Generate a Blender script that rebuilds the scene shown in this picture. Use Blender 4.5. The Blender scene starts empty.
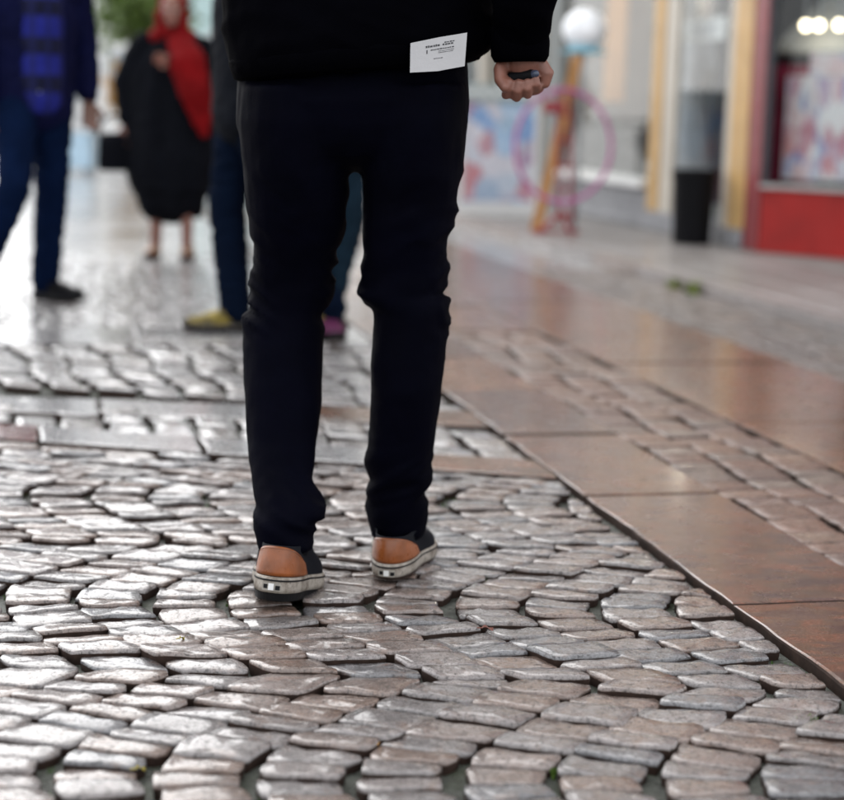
import bpy, bmesh, math, random
import numpy as np
from mathutils import Vector, Matrix, noise
R = math.radians
random.seed(7)
scene = bpy.context.scene
col = scene.collection

# ------------------------------------------------------------------ camera
CAM_H, PITCH, ROLL, FPX = 0.88, R(9.6), R(1.5), 1700.0
fw = Vector((0, math.cos(PITCH), -math.sin(PITCH)))
rt0 = Vector((1, 0, 0)); up0 = rt0.cross(fw)
rt = rt0*math.cos(ROLL) + up0*math.sin(ROLL)
up = up0*math.cos(ROLL) - rt0*math.sin(ROLL)
CAM = Vector((0, 0, CAM_H))
cd = bpy.data.cameras.new('camera'); cam = bpy.data.objects.new('camera', cd); col.objects.link(cam)
m3 = Matrix((rt, up, -fw)).transposed()
cam.matrix_world = Matrix.Translation(CAM) @ m3.to_4x4()
cd.sensor_width = 36; cd.lens = 36*FPX/844.0; cd.clip_end = 2000; cd.clip_start = 0.05
cd.dof.use_dof = True; cd.dof.focus_distance = 2.88; cd.dof.aperture_fstop = 2.35; cd.dof.aperture_blades = 9
scene.camera = cam

# ------------------------------------------------------------------ sky, sun, exposure (overcast)
SUN_EL, SUN_AZ = R(40), R(-28)
w = bpy.data.worlds.new('World'); scene.world = w; w.use_nodes = True
nt = w.node_tree; nt.nodes.clear()
sky = nt.nodes.new('ShaderNodeTexSky'); sky.sky_type = 'NISHITA'; sky.sun_disc = False
sky.sun_elevation = SUN_EL; sky.sun_rotation = SUN_AZ; sky.dust_density = 1.0; sky.air_density = 1.0
hs = nt.nodes.new('ShaderNodeHueSaturation'); hs.inputs['Saturation'].default_value = 0.22
bg = nt.nodes.new('ShaderNodeBackground'); bg.inputs['Strength'].default_value = 0.15
wo = nt.nodes.new('ShaderNodeOutputWorld')
mxs = nt.nodes.new('ShaderNodeMix'); mxs.data_type = 'RGBA'; mxs.inputs[0].default_value = 0.6; mxs.inputs[7].default_value = (7.2, 7.3, 7.5, 1)   # even cloud layer
nt.links.new(sky.outputs[0], hs.inputs['Color']); nt.links.new(hs.outputs[0], mxs.inputs[6]); nt.links.new(mxs.outputs[2], bg.inputs[0]); nt.links.new(bg.outputs[0], wo.inputs[0])
sd = bpy.data.lights.new('sun', 'SUN'); sun = bpy.data.objects.new('sun', sd); col.objects.link(sun)
sd.energy = 0.75; sd.angle = R(60); sd.color = (1, 0.97, 0.93)
sdir = Vector((math.sin(SUN_AZ)*math.cos(SUN_EL), math.cos(SUN_AZ)*math.cos(SUN_EL), math.sin(SUN_EL)))
sun.rotation_euler = sdir.to_track_quat('Z', 'Y').to_euler()
scene.view_settings.view_transform = 'Standard'; scene.view_settings.look = 'None'
scene.view_settings.gamma = 1; scene.view_settings.use_curve_mapping = False
scene.view_settings.exposure = 1.12

# ------------------------------------------------------------------ measuring helpers (photo pixel -> place)
def ray(px, py): return (fw*FPX + rt*(px-422) - up*(py-400)).normalized()
def G(px, py, z=0.0):
    d = ray(px, py); k = (z-CAM_H)/d.z; return CAM + d*k
def P(px, py, Y):
    d = ray(px, py); return CAM + d*(Y/d.y)
ST = R(12.4); D = Vector((-math.sin(ST), math.cos(ST), 0)); E = Vector((math.cos(ST), math.sin(ST), 0))   # street axis and its right
def TU(t, u, z=0.0): return E*t + D*u + Vector((0, 0, z))

# ------------------------------------------------------------------ object helpers
def tag(o, label=None, cat=None, group=None, kind=None):
    if label: o['label'] = label
    if cat: o['category'] = cat
    if group: o['group'] = group
    if kind: o['kind'] = kind
    return o
def empty(name, loc=(0, 0, 0), rz=0.0):
    o = bpy.data.objects.new(name, None); o.location = loc; o.rotation_euler = (0, 0, rz); o.empty_display_size = 0.1
    col.objects.link(o); return o
def obj(name, me, mat=None, parent=None, loc=None, smooth=False):
    if isinstance(me, bmesh.types.BMesh):
        b = me; me = bpy.data.meshes.new(name); b.normal_update(); b.to_mesh(me); b.free()
    if mat is not None and not len(me.materials): me.materials.append(mat)
    if smooth: me.polygons.foreach_set('use_smooth', [True]*len(me.polygons))
    o = bpy.data.objects.new(name, me); col.objects.link(o)
    if parent is not None: o.parent = parent
    if loc is not None: o.location = loc
    return o
def box(bm, lo, hi, bev=0.0, M=None):
    b = bmesh.new(); bmesh.ops.create_cube(b, size=1)
    for v in b.verts:
        v.co = Vector([(lo[i]+hi[i])/2 + v.co[i]*(hi[i]-lo[i]) for i in range(3)])
    if bev: bmesh.ops.bevel(b, geom=b.edges[:], offset=bev, segments=2, affect='EDGES', profile=0.7)
    if M is not None: b.transform(M)
    me = bpy.data.meshes.new('t'); b.to_mesh(me); b.free(); bm.from_mesh(me); bpy.data.meshes.remove(me)
def loft(bm, rings, cap=True, closed=True):
    vs = [[bm.verts.new(p) for p in r] for r in rings]; n = len(vs[0])
    for a, b in zip(vs, vs[1:]):
        for i in range(n if closed else n-1):
            j = (i+1) % n; bm.faces.new((a[i], a[j], b[j], b[i]))
    if cap:
        for r, flip in ((vs[0], True), (vs[-1], False)):
            c = Vector((0, 0, 0))
            for v in r: c += v.co
            cv = bm.verts.new(c/n)
            for i in range(n):
                j = (i+1) % n; bm.faces.new((r[j], r[i], cv) if flip else (r[i], r[j], cv))
    return vs
def limb(bm, pts, rad, n=14, side=None, hemi=True):
    """tapered tube through pts; rad is a radius or (rx, ry)"""
    pts = [Vector(p) for p in pts]; rad = [(r, r) if not isinstance(r, (tuple, list)) else r for r in rad]
    rings = []
    for i, p in enumerate(pts):
        t = (pts[min(i+1, len(pts)-1)]-pts[max(i-1, 0)]).normalized()
        s = Vector(side) if side else (Vector((1, 0, 0)) if abs(t.x) < 0.8 else Vector((0, 1, 0)))
        s = (s - t*s.dot(t)).normalized(); q = t.cross(s)
        def ring(c, k): return [c + s*(rad[i][0]*k*math.cos(a)) + q*(rad[i][1]*k*math.sin(a)) for a in [2*math.pi*m/n for m in range(n)]]
        rr = min(rad[i])
        if i == 0 and hemi:
            for h in (0.95, 0.7, 0.35): rings.append(ring(p - t*rr*h, math.sqrt(1-h*h)))
        rings.append(ring(p, 1))
        if i == len(pts)-1 and hemi:
            for h in (0.35, 0.7, 0.95): rings.append(ring(p + t*rr*h, math.sqrt(1-h*h)))
    loft(bm, rings)
def ell(bm, c, r, M=None, u=16, v=10):
    b = bmesh.new(); bmesh.ops.create_uvsphere(b, u_segments=u, v_segments=v, radius=1)
    for x in b.verts: x.co = Vector((x.co.x*r[0], x.co.y*r[1], x.co.z*r[2]))
    if M is not None: b.transform(M)
    for x in b.verts: x.co += Vector(c)
    me = bpy.data.meshes.new('t'); b.to_mesh(me); b.free(); bm.from_mesh(me); bpy.data.meshes.remove(me)
def fuse(name, bm, voxel, mat, parent=None, smooth=4, disp=None):
    """voxel-union of all closed shells in bm into one continuous surface"""
    bmesh.ops.recalc_face_normals(bm, faces=bm.faces)
    me = bpy.data.meshes.new('t'); bm.to_mesh(me); bm.free()
    o = bpy.data.objects.new('t', me); col.objects.link(o)
    md = o.modifiers.new('r', 'REMESH'); md.mode = 'VOXEL'; md.voxel_size = voxel
    if smooth:
        sm = o.modifiers.new('s', 'SMOOTH'); sm.factor = 0.5; sm.iterations = smooth
    dg = bpy.context.evaluated_depsgraph_get(); dg.update()
    out = bpy.data.meshes.new_from_object(o.evaluated_get(dg)); out.name = name
    bpy.data.objects.remove(o); bpy.data.meshes.remove(me)
    if disp is not None:
        nv = len(out.vertices); co = np.empty(nv*3); no = np.empty(nv*3)
        out.vertices.foreach_get('co', co); out.vertices.foreach_get('normal', no)
        co = co.reshape(-1, 3); no = no.reshape(-1, 3)
        dv = np.array([disp(Vector(co[i])) for i in range(nv)])
        out.vertices.foreach_set('co', (co + no*dv[:, None]).ravel()); out.update()
    return obj(name, out, mat, parent, smooth=True)

# ------------------------------------------------------------------ materials
MATS = {}
class NB:
    def __init__(s, name):
        s.m = bpy.data.materials.new(name); s.m.use_nodes = True; s.t = s.m.node_tree; s.t.nodes.clear()
        s.out = s.n('OutputMaterial'); s.b = s.n('BsdfPrincipled'); s.l(s.b.outputs[0], s.out.inputs[0])
    def n(s, typ): return s.t.nodes.new('ShaderNode'+typ)
    def l(s, a, b): s.t.links.new(a, b)
    def pos(s, scale=(1, 1, 1), obj_space=False):
        if obj_space: o = s.n('TexCoord').outputs['Object']
        else: o = s.n('NewGeometry').outputs['Position']
        mp = s.n('Mapping'); mp.inputs['Scale'].default_value = scale; s.l(o, mp.inputs[0]); return mp.outputs[0]
    def noise(s, vec, scale, detail=5, rough=0.55, dist=0.0):
        k = s.n('TexNoise'); k.inputs['Scale'].default_value = scale; k.inputs['Detail'].default_value = detail
        k.inputs['Roughness'].default_value = rough; k.inputs['Distortion'].default_value = dist; s.l(vec, k.inputs['Vector']); return k.outputs['Fac']
    def ramp(s, fac, stops):
        r = s.n('ValToRGB'); e = r.color_ramp.elements
        while len(e) < len(stops): e.new(0.5)
        for i, (p, c) in enumerate(stops):
            e[i].position = p; e[i].color = (c, c, c, 1) if not isinstance(c, tuple) else (*c, 1)
        s.l(fac, r.inputs[0]); return r.outputs[0]
    def mix(s, a, b, fac, mode='MIX'):
        x = s.n('Mix'); x.data_type = 'RGBA'; x.blend_type = mode
        for idx, val in ((0, fac), (6, a), (7, b)):
            sock = x.inputs[idx]
            if isinstance(val, bpy.types.NodeSocket): s.l(val, sock)
            elif isinstance(val, tuple): sock.default_value = (*val, 1)
            else: sock.default_value = val if idx == 0 else (val, val, val, 1)
        return x.outputs[2]
    def bump(s, h, strength=0.3, dist=0.01, prev=None):
        b = s.n('Bump'); b.inputs['Strength'].default_value = strength; b.inputs['Distance'].default_value = dist
        s.l(h, b.inputs['Height'])
        if prev is not None: s.l(prev, b.inputs['Normal'])
        return b.outputs[0]
    def set(s, **k):
        for key, v in k.items():
            sock = s.b.inputs[{'color': 'Base Color', 'rough': 'Roughness', 'spec': 'Specular IOR Level', 'normal': 'Normal', 'metal': 'Metallic', 'sheen': 'Sheen Weight', 'coat': 'Coat Weight', 'coat_rough': 'Coat Roughness', 'ior': 'IOR'}[key]]
            if isinstance(v, bpy.types.NodeSocket): s.l(v, sock)
            elif isinstance(v, tuple): sock.default_value = (*v, 1)
            else: sock.default_value = v
        return s.m
def plain(name, c, rough=0.6, var=0.15, scale=12, bump=0.15, bscale=60, spec=0.5, metal=0.0, dist=0.004):
    if name in MATS: return MATS[name]
    b = NB(name); p = b.pos(obj_space=True)
    f = b.noise(p, scale, 5)
    lo = tuple(max(0, x*(1-var)) for x in c); hi = tuple(min(1, x*(1+var)) for x in c)
    cc = b.ramp(f, [(0.3, lo), (0.7, hi)])
    rr = b.ramp(b.noise(p, scale*2.3, 3), [(0.3, max(0.03, rough-0.08)), (0.7, min(1, rough+0.08))])
    nm = b.bump(b.noise(p, bscale, 4), bump, dist)
    MATS[name] = b.set(color=cc, rough=rr, normal=nm, spec=spec, metal=metal); return MATS[name]

def stone_mat(name, wet=0.30, bumpy=1.0, tint=(1, 1, 1), coat=0.95):
    b = NB(name); p = b.pos()
    at = b.n('Attribute'); at.attribute_name = 'tone'; at.attribute_type = 'GEOMETRY'
    c = at.outputs['Color']
    if tint != (1, 1, 1): c = b.mix(c, tint, 1.0, 'MULTIPLY')
    sp = b.ramp(b.noise(p, 420, 3, 0.7), [(0.34, 0.45), (0.5, 1.0), (0.68, 1.45)])            # granite grain
    c = b.mix(c, sp, 0.8, 'MULTIPLY')
    patch = b.ramp(b.noise(p, 38, 6, 0.65), [(0.33, 0.62), (0.55, 1.08)])
    c = b.mix(c, patch, 0.8, 'MULTIPLY')
    rust = b.ramp(b.noise(p, 21, 4, 0.6), [(0.55, 0.0), (0.74, 1.0)])
    c = b.mix(c, (0.16, 0.085, 0.05), b.mix(0.0, 0.55, rust))
    pit = b.ramp(b.noise(p, 130, 5, 0.72), [(0.38, 0.15), (0.48, 1.0)])
    c = b.mix(c, pit, 0.7, 'MULTIPLY')
    r = b.ramp(b.noise(p, 55, 6, 0.7), [(0.35, wet*0.6), (0.5, wet), (0.68, min(0.85, wet*2.1))])
    n1 = b.bump(b.noise(p, 45, 5, 0.6), 0.36*bumpy, 0.010)
    n2 = b.bump(b.noise(p, 190, 6, 0.78), 0.42*bumpy, 0.004, n1)
    return b.set(color=c, rough=r, normal=n2, spec=0.5, coat=b.mix(0.0, coat, pit), coat_rough=0.13)
M_cobble = stone_mat('wet_granite_cobble', wet=0.17)
M_brown_sett = stone_mat('damp_brown_sett', wet=0.42, bumpy=0.7, coat=0.25)
M_far_sett = stone_mat('wet_granite_sett', wet=0.2, bumpy=0.5)

def slab_mat():
    b = NB('wet_brown_slab'); p = b.pos()
    at = b.n('Attribute'); at.attribute_name = 'tone'
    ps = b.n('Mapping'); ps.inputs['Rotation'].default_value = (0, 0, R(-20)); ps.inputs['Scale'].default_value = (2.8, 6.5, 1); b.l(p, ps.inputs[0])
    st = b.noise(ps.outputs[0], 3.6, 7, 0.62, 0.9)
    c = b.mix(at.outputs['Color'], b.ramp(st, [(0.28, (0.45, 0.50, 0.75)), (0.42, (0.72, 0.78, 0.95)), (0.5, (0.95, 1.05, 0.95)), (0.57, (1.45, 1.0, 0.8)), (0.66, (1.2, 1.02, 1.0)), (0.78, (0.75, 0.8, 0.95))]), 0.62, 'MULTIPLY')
    c = b.mix(c, b.ramp(b.noise(p, 260, 3, 0.7), [(0.35, 0.55), (0.65, 1.3)]), 0.9, 'MULTIPLY')
    c = b.mix(c, b.ramp(b.noise(p, 3.0, 5, 0.6), [(0.35, 0.7), (0.65, 1.15)]), 0.8, 'MULTIPLY')
    r = b.ramp(b.noise(p, 16, 6, 0.65), [(0.35, 0.13), (0.55, 0.24), (0.75, 0.42)])
    n1 = b.bump(b.noise(p, 9, 4, 0.5), 0.35, 0.01)
    n2 = b.bump(b.noise(p, 120, 5, 0.7), 0.22, 0.003, n1)
    return b.set(color=c, rough=r, normal=n2, spec=0.5, coat=0.3, coat_rough=0.12)
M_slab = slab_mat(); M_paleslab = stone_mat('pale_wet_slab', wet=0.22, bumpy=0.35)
def bed_mat():
    b = NB('joint_sand'); p = b.pos()
    c = b.ramp(b.noise(p, 26, 6, 0.65), [(0.3, (0.025, 0.027, 0.021)), (0.5, (0.065, 0.07, 0.058)), (0.72, (0.11, 0.118, 0.10))])
    c = b.mix(c, (0.022, 0.035, 0.008), b.ramp(b.noise(p, 9, 4), [(0.55, 0.0), (0.7, 0.7)]))
    r = b.ramp(b.noise(p, 30, 4), [(0.4, 0.22), (0.65, 0.7)])
    return b.set(color=c, rough=r, normal=b.bump(b.noise(p, 220, 5, 0.7), 0.8, 0.004), spec=0.4)
M_bed = bed_mat()
M_side = plain('dark_brown_side', (0.026, 0.015, 0.011), 0.85, 0.4, 40, spec=0.2)  # dark brown for the side faces of stones and slabs
def ground_mat():
    b = NB('far_wet_paving'); p = b.pos()
    mp = b.n('Mapping'); mp.inputs['Rotation'].default_value = (0, 0, -ST); b.l(p, mp.inputs[0])
    br = b.n('TexBrick'); br.inputs['Scale'].default_value = 1; br.inputs['Brick Width'].default_value = 0.15; br.inputs['Row Height'].default_value = 0.11
    br.inputs['Mortar Size'].default_value = 0.008; br.inputs['Mortar Smooth'].default_value = 0.6
    br.inputs['Color1'].default_value = (0.26, 0.255, 0.255, 1); br.inputs['Color2'].default_value = (0.2, 0.195, 0.195, 1); br.inputs['Mortar'].default_value = (0.10, 0.10, 0.09, 1)
    b.l(mp.outputs[0], br.inputs['Vector'])
    c = b.mix(br.outputs['Color'], b.ramp(b.noise(p, 1.3, 5), [(0.35, 0.85), (0.7, 1.15)]), 0.8, 'MULTIPLY')
    r = b.ramp(b.noise(p, 0.9, 5, 0.6), [(0.35, 0.18), (0.65, 0.42)])
    n1 = b.bump(br.outputs['Fac'], -0.25, 0.006)
    return b.set(color=c, rough=r, normal=b.bump(b.noise(p, 40, 4), 0.2, 0.004, n1), coat=0.6, coat_rough=0.12)
M_ground = ground_mat()

# ------------------------------------------------------------------ paving
TONES = [(0.162, 0.143, 0.138), (0.145, 0.131, 0.128), (0.176, 0.152, 0.145), (0.158, 0.117, 0.10), (0.168, 0.132, 0.118), (0.118, 0.115, 0.12), (0.182, 0.163, 0.158), (0.154, 0.108, 0.088)]
def clip(poly, a, nrm):
    out = []
    for i, p in enumerate(poly):
        q = poly[(i+1) % len(poly)]; dp = (p-a).dot(nrm); dq = (q-a).dot(nrm)
        if dp <= 0: out.append(p)
        if (dp < 0 < dq) or (dq < 0 < dp): out.append(p + (q-p)*(dp/(dp-dq)))
    return out
def area(poly): return abs(sum(poly[i].x*poly[(i+1) % len(poly)].y - poly[(i+1) % len(poly)].x*poly[i].y for i in range(len(poly))))/2
def resample(poly, n):
    L = [(poly[(i+1) % len(poly)]-poly[i]).length for i in range(len(poly))]; tot = sum(L); out = []
    c = sum(poly, Vector((0, 0)))/len(poly); m = len(poly)
    per = [max(1, round(n*l/tot)) for l in L]
    while sum(per) > n: per[per.index(max(per))] -= 1
    while sum(per) < n: per[L.index(max(L))] += 1
    for i in range(m):                      # corners kept, slightly knocked off
        p, q = poly[i], poly[(i+1) % m]
        for k in range(per[i]):
            s = p + (q-p)*(k/per[i])
            if k == 0:
                e1, e2 = (poly[i-1]-p), (q-p); ca = e1.dot(e2)/max(1e-9, e1.length*e2.length)       # acute corners are broken off further
                s = s + (c-s).normalized()*(random.Random(int(s.x*9e4)).uniform(0.001, 0.005) + 0.022*max(0.0, ca-0.12))
            out.append(s)
    return out
def stone_geo(poly, rng, n=20, top=0.0, depth=0.05, rough=1.0, z_j=0.0046, chip=0.0040):
    """rings of one split stone; returns centre, verts (local), faces"""
    if sum(poly[i].x*poly[(i+1) % len(poly)].y - poly[(i+1) % len(poly)].x*poly[i].y for i in range(len(poly))) < 0: poly = poly[::-1]
    pts = resample(poly, n); c = sum(pts, Vector((0, 0)))/n
    sd_ = rng.uniform(0, 100); dz = rng.uniform(-z_j, z_j); tx, ty = rng.uniform(-0.045, 0.045)*rough, rng.uniform(-0.07, 0.07)*rough
    def jit(p, k, a): 
        v = noise.noise_vector(Vector((p.x*22+sd_, p.y*22, k))); q = noise.noise_vector(Vector((p.x*75+sd_, p.y*75, k+5))); return p + Vector((v.x, v.y))*a + Vector((q.x, q.y))*a*0.4
    pts = [jit(p, 0.3, 0.0065*rough) for p in pts]
    def inset(p, d):
        v = c-p; L = v.length; return p + v*min(0.9, d/max(L, 1e-6))
    def zt(p, amp): 
        q = p-c; return top + dz + q.x*tx + q.y*ty + amp*rough*(noise.noise(Vector((p.x*26, p.y*26, sd_))) + 0.5*noise.noise(Vector((p.x*70, p.y*70, sd_))))
    rings = [[Vector((*inset(p, 0.005), top-depth)) for p in pts],
             [Vector((*p, zt(p, 0.002)-chip*1.5)) for p in pts],
             [Vector((*inset(p, 0.0009), zt(p, 0.002)-chip*0.5)) for p in pts],
             [Vector((*inset(p, 0.0030), zt(p, 0.0028)-chip*0.05)) for p in pts],
             [Vector((*(p+(c-p)*0.38), zt(p+(c-p)*0.38, 0.004)+0.0006)) for p in pts]]
    vs = [v for r in rings for v in r]; fs = []
    for k in range(4):
        for i in range(n):
            j = (i+1) % n; fs.append((k*n+i, k*n+j, (k+1)*n+j, (k+1)*n+i))
    m = 4*n
    # close the top with strips across the stone
    vs.append(Vector((*c, zt(c, 0.004)+0.0012))); ci = len(vs)-1
    for i in range(n): fs.append((m+i, m+(i+1) % n, ci))
    ctr = Vector((c.x, c.y, top))
    return ctr, [v-ctr for v in vs], fs
def add_tone(me, cols):
    a = me.color_attributes.new('tone', 'FLOAT_COLOR', 'POINT'); a.data.foreach_set('color', np.array(cols, dtype=np.float32).ravel())
def tone(rng, table=TONES, v=0.12):
    t = rng.choice(table); k = 1+rng.uniform(-v, v); return (t[0]*k, t[1]*k, t[2]*k, 1)
def lay(stones, parent, name, mat, rng, limit=300, table=TONES, **kw):
    """stones: list of 2-D polygons; the nearest `limit` in view become parts, the rest one part"""
    data = []
    for poly in stones:
        c, vs, fs = stone_geo(poly, rng, **kw); data.append((c, vs, fs, tone(rng, table)))
    def seen(c):
        d = c-CAM; z = d.dot(fw)
        return z > 0 and abs(d.dot(rt)/z) < 0.262 and abs(d.dot(up)/z) < 0.25
    order = sorted(range(len(data)), key=lambda i: (not seen(data[i][0]), (data[i][0]-CAM).length))
    rv, rf, rc, rm = [], [], [], []
    for rank, i in enumerate(order):
        c, vs, fs, t = data[i]
        if rank < limit:
            me = bpy.data.meshes.new(name); me.from_pydata(vs, [], fs); me.update(); add_tone(me, [t]*len(vs)); me.materials.append(mat); me.materials.append(M_side)
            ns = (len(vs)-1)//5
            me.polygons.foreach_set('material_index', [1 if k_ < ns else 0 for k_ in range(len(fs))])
            obj(name, me, mat, parent, loc=c, smooth=True)
        else:
            o = len(rv); rv += [v+c for v in vs]; rf += [tuple(x+o for x in f) for f in fs]; rc += [t]*len(vs); rm += [1 if k_ < (len(vs)-1)//5 else 0 for k_ in range(len(fs))]
    if rv:
        me = bpy.data.meshes.new(name+'_field'); me.from_pydata(rv, [], rf); me.update(); add_tone(me, rc); me.materials.append(mat); me.materials.append(M_side); me.polygons.foreach_set('material_index', rm)
        tag(obj(name+'_field', me, mat, parent, smooth=True), kind='stuff')
def v2(p): return Vector((p.x, p.y))

ground_bm = bmesh.new()
gv = [ground_bm.verts.new(p) for p in ((-400, -60, -0.030), (400, -60, -0.030), (400, 900, -0.030), (-400, 900, -0.030))]
ground_bm.faces.new(gv)
tag(obj('ground', ground_bm, M_bed), 'wet sandy ground under the paving', kind='structure')

# lines on the ground, measured from the photograph
A0, A1 = v2(G(560, 480)), v2(G(840, 685))            # left edge of the smooth slab strip
tA = 0.5*(Vector((*A0, 0)).dot(E) + Vector((*A1, 0)).dot(E))
def t_of(px, py): return G(px, py).dot(E)
tB = t_of(802, 542); tC = t_of(790, 450); tD = t_of(760, 352); tK = t_of(760, 312)
L0a, L0b = v2(G(0, 440)), v2(G(560, 480))
L1a, L1b = v2(G(0, 426)), v2(G(560, 463))
L2a, L2b = v2(G(0, 412)), v2(G(560, 431))
L3a, L3b = v2(G(0, 403)), v2(G(560, 414))
L4a, L4b = v2(G(0, 338)), v2(G(560, 345))
def nrm_of(a, b): d = (b-a).normalized(); return Vector((-d.y, d.x))      # points to the far side
D2, E2 = v2(D), v2(E)

def sheet(name, pts, z, mat, label=None, parent=None):
    b = bmesh.new(); b.faces.new([b.verts.new((p.x, p.y, z)) for p in pts]); o = obj(name, b, mat, parent)
    if label: tag(o, label)
    if parent is None: tag(o, kind='structure')
    return o
def meet(a, b, c, d):
    r = b-a; s = d-c; k = ((c-a).x*s.y-(c-a).y*s.x)/(r.x*s.y-r.y*s.x); return a + r*k
def lineA(t): return E2*t, E2*t + D2

# --- scalloped cobbles in the foreground
rng = random.Random(11)
YC = [G(560, 508).y, G(594, 607).y, G(524, 790).y]
PER = (YC[0]-YC[2])/2
centers = [YC[1] + PER*k for k in (-2, -1, 0, 1, 2)]
W = 0.136; X0 = G(594, 607).x; a_, b_ = 0.80, 0.11
def gfun(u): return a_*(math.sqrt(u*u+b_*b_)-b_)
def gder(u): return a_*u/math.sqrt(u*u+b_*b_)
stones = []
nL0 = nrm_of(L0a, L0b)
for k in range(-16, 9):
    koff = rng.uniform(-0.006, 0.006)
    for ci_, yc in enumerate(centers):
        U = PER/2; y = yc-U + rng.uniform(0, 0.015); cuts = [yc-U]
        while True:
            y += rng.uniform(0.045, 0.067)
            if y > yc+U-0.028: break
            cuts.append(y)
        cuts.append(yc+U)
        for ya, yb in zip(cuts, cuts[1:]):
            yj = [ya+rng.uniform(0.0022, 0.0058), yb-rng.uniform(0.0022, 0.0058)]; um = (ya+yb)/2-yc
            gap = 0.0118 + 0.007*math.exp(-(um/0.13)**2) + rng.uniform(0, 0.006)
            if rng.random() < 0.10: gap += 0.010
            if yb-ya < 0.022: continue
            def edge_pts(side, y0):
                u = y0-yc; x = X0 + koff + (k+side)*W + gfun(u) + (gap/2 if side == 0 else -gap/2)
                tl = 0.36*gder(u)*(1-min(1, abs(u/U))**5)
                return Vector((x, y0 - tl*(side-0.5)*W))
            poly = [edge_pts(0, yj[0]), edge_pts(1, yj[0]), edge_pts(1, yj[1]), edge_pts(0, yj[1])]
            poly = [p + Vector((rng.uniform(-0.004, 0.004), rng.uniform(-0.004, 0.004))) for p in poly]
            a0 = area(poly)
            poly = clip(poly, E2*(tA-0.016), E2)
            if len(poly) > 2: poly = clip(poly, L0a - nL0*0.008, nL0)
            if len(poly) < 3 or area(poly) < 0.28*a0: continue
            cy = sum(p.y for p in poly)/len(poly); cx = sum(p.x for p in poly)/len(poly)
            if cy < 1.75 or abs(cx) > 0.34*cy+0.25: continue
            stones.append(poly)
fan_bed = sheet('cobblestone_pavement', [E2*tA+D2*0.3, meet(E2*tA, E2*tA+D2, L0a, L0b), L0a+(L0a-L0b)*1.2, Vector((-4.5, 0.3))], -0.020, M_bed, 'scalloped grey granite cobbles in the foreground')
lay(stones, fan_bed, 'cobblestone', M_cobble, rng)
def joint_near(px, py):          # the joint corner nearest to a photo point
    g = v2(G(px, py)); return min((p for poly in stones for p in poly), key=lambda p: (p-g).length)

# --- smooth slab strips running along the street and across it
SLAB = [(0.15, 0.076, 0.047), (0.13, 0.070, 0.05), (0.165, 0.085, 0.048), (0.12, 0.07, 0.055)]
GREYSLAB = [(0.32, 0.31, 0.31), (0.36, 0.355, 0.355), (0.29, 0.28, 0.28)]
def slab(poly, parent, rng, top=0.004, table=SLAB, th=0.05, shade=None):
    c2 = sum(poly, Vector((0, 0)))/len(poly)
    if sum(poly[i].x*poly[(i+1) % len(poly)].y - poly[(i+1) % len(poly)].x*poly[i].y for i in range(len(poly))) < 0: poly = poly[::-1]
    fine = []
    for i in range(len(poly)):
        p, q = poly[i], poly[(i+1) % len(poly)]; k = max(1, int((q-p).length/0.06))
        fine += [p+(q-p)*(m/k) for m in range(k)]
    sd_ = rng.uniform(0, 50)
    fine = [p + Vector((noise.noise(Vector((p.x*14, p.y*14, sd_))), noise.noise(Vector((p.x*14, p.y*14, sd_+9)))))*0.007 for p in fine]
    n = len(fine); dz = rng.uniform(-0.002, 0.003)
    def ins(p, d): v = c2-p; return p+v.normalized()*d
    rings = [[Vector((*p, top-th)) for p in fine], [Vector((*p, top-0.005+dz)) for p in fine], [Vector((*ins(p, 0.003), top-0.0015+dz)) for p in fine], [Vector((*ins(p, 0.010), top+dz)) for p in fine]]
    ctr = Vector((*c2, top)); vs = [v-ctr for r in rings for v in r]; fs = []
    for k in range(3):
        for i in range(n): j = (i+1) % n; fs.append((k*n+i, k*n+j, (k+1)*n+j, (k+1)*n+i))
    fs.append(tuple(3*n+i for i in range(n)))
    me = bpy.data.meshes.new('slab'); me.from_pydata(vs, [], fs); me.update(); add_tone(me, [shade or tone(rng, table)]*len(vs))
    me.materials.append(M_paleslab if shade and shade[0]-shade[2] < 0.02 else M_slab); me.materials.append(M_side)
    for pi in range(2*n): me.polygons[pi].material_index = 1
    return obj('slab', me, None, parent, loc=ctr)
def slab_strip(name, label, t0, t1, u_cuts, z=-0.02, table=SLAB):
    base = sheet(name, [E2*t0+D2*u_cuts[0], E2*t1+D2*u_cuts[0], E2*t1+D2*u_cuts[-1], E2*t0+D2*u_cuts[-1]], z, M_bed, label)
    for ua, ub in zip(u_cuts, u_cuts[1:]):
        g = 0.003; slab([E2*(t0+g)+D2*(ua+g), E2*(t1-g)+D2*(ua+g), E2*(t1-g)+D2*(ub-g), E2*(t0+g)+D2*(ub-g)], base, rng, table=table)
uj = G(790, 604).dot(D)
cutsA = [uj-1.9, uj-0.95, uj]
while cutsA[-1] < 15.0: cutsA.append(cutsA[-1] + rng.choice((0.75, 0.9, 1.1)))
slab_strip('slab_strip_near_cobbles', 'wet brown stone slab strip along the cobbles', tA, tB, cutsA)
cutsC = [0.4]
while cutsC[-1] < 15.0: cutsC.append(cutsC[-1] + rng.choice((0.8, 1.0, 1.2)))
slab_strip('slab_strip_beyond_setts', 'wet brown stone slab strip towards the shops', tC, tD, cutsC)

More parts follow.
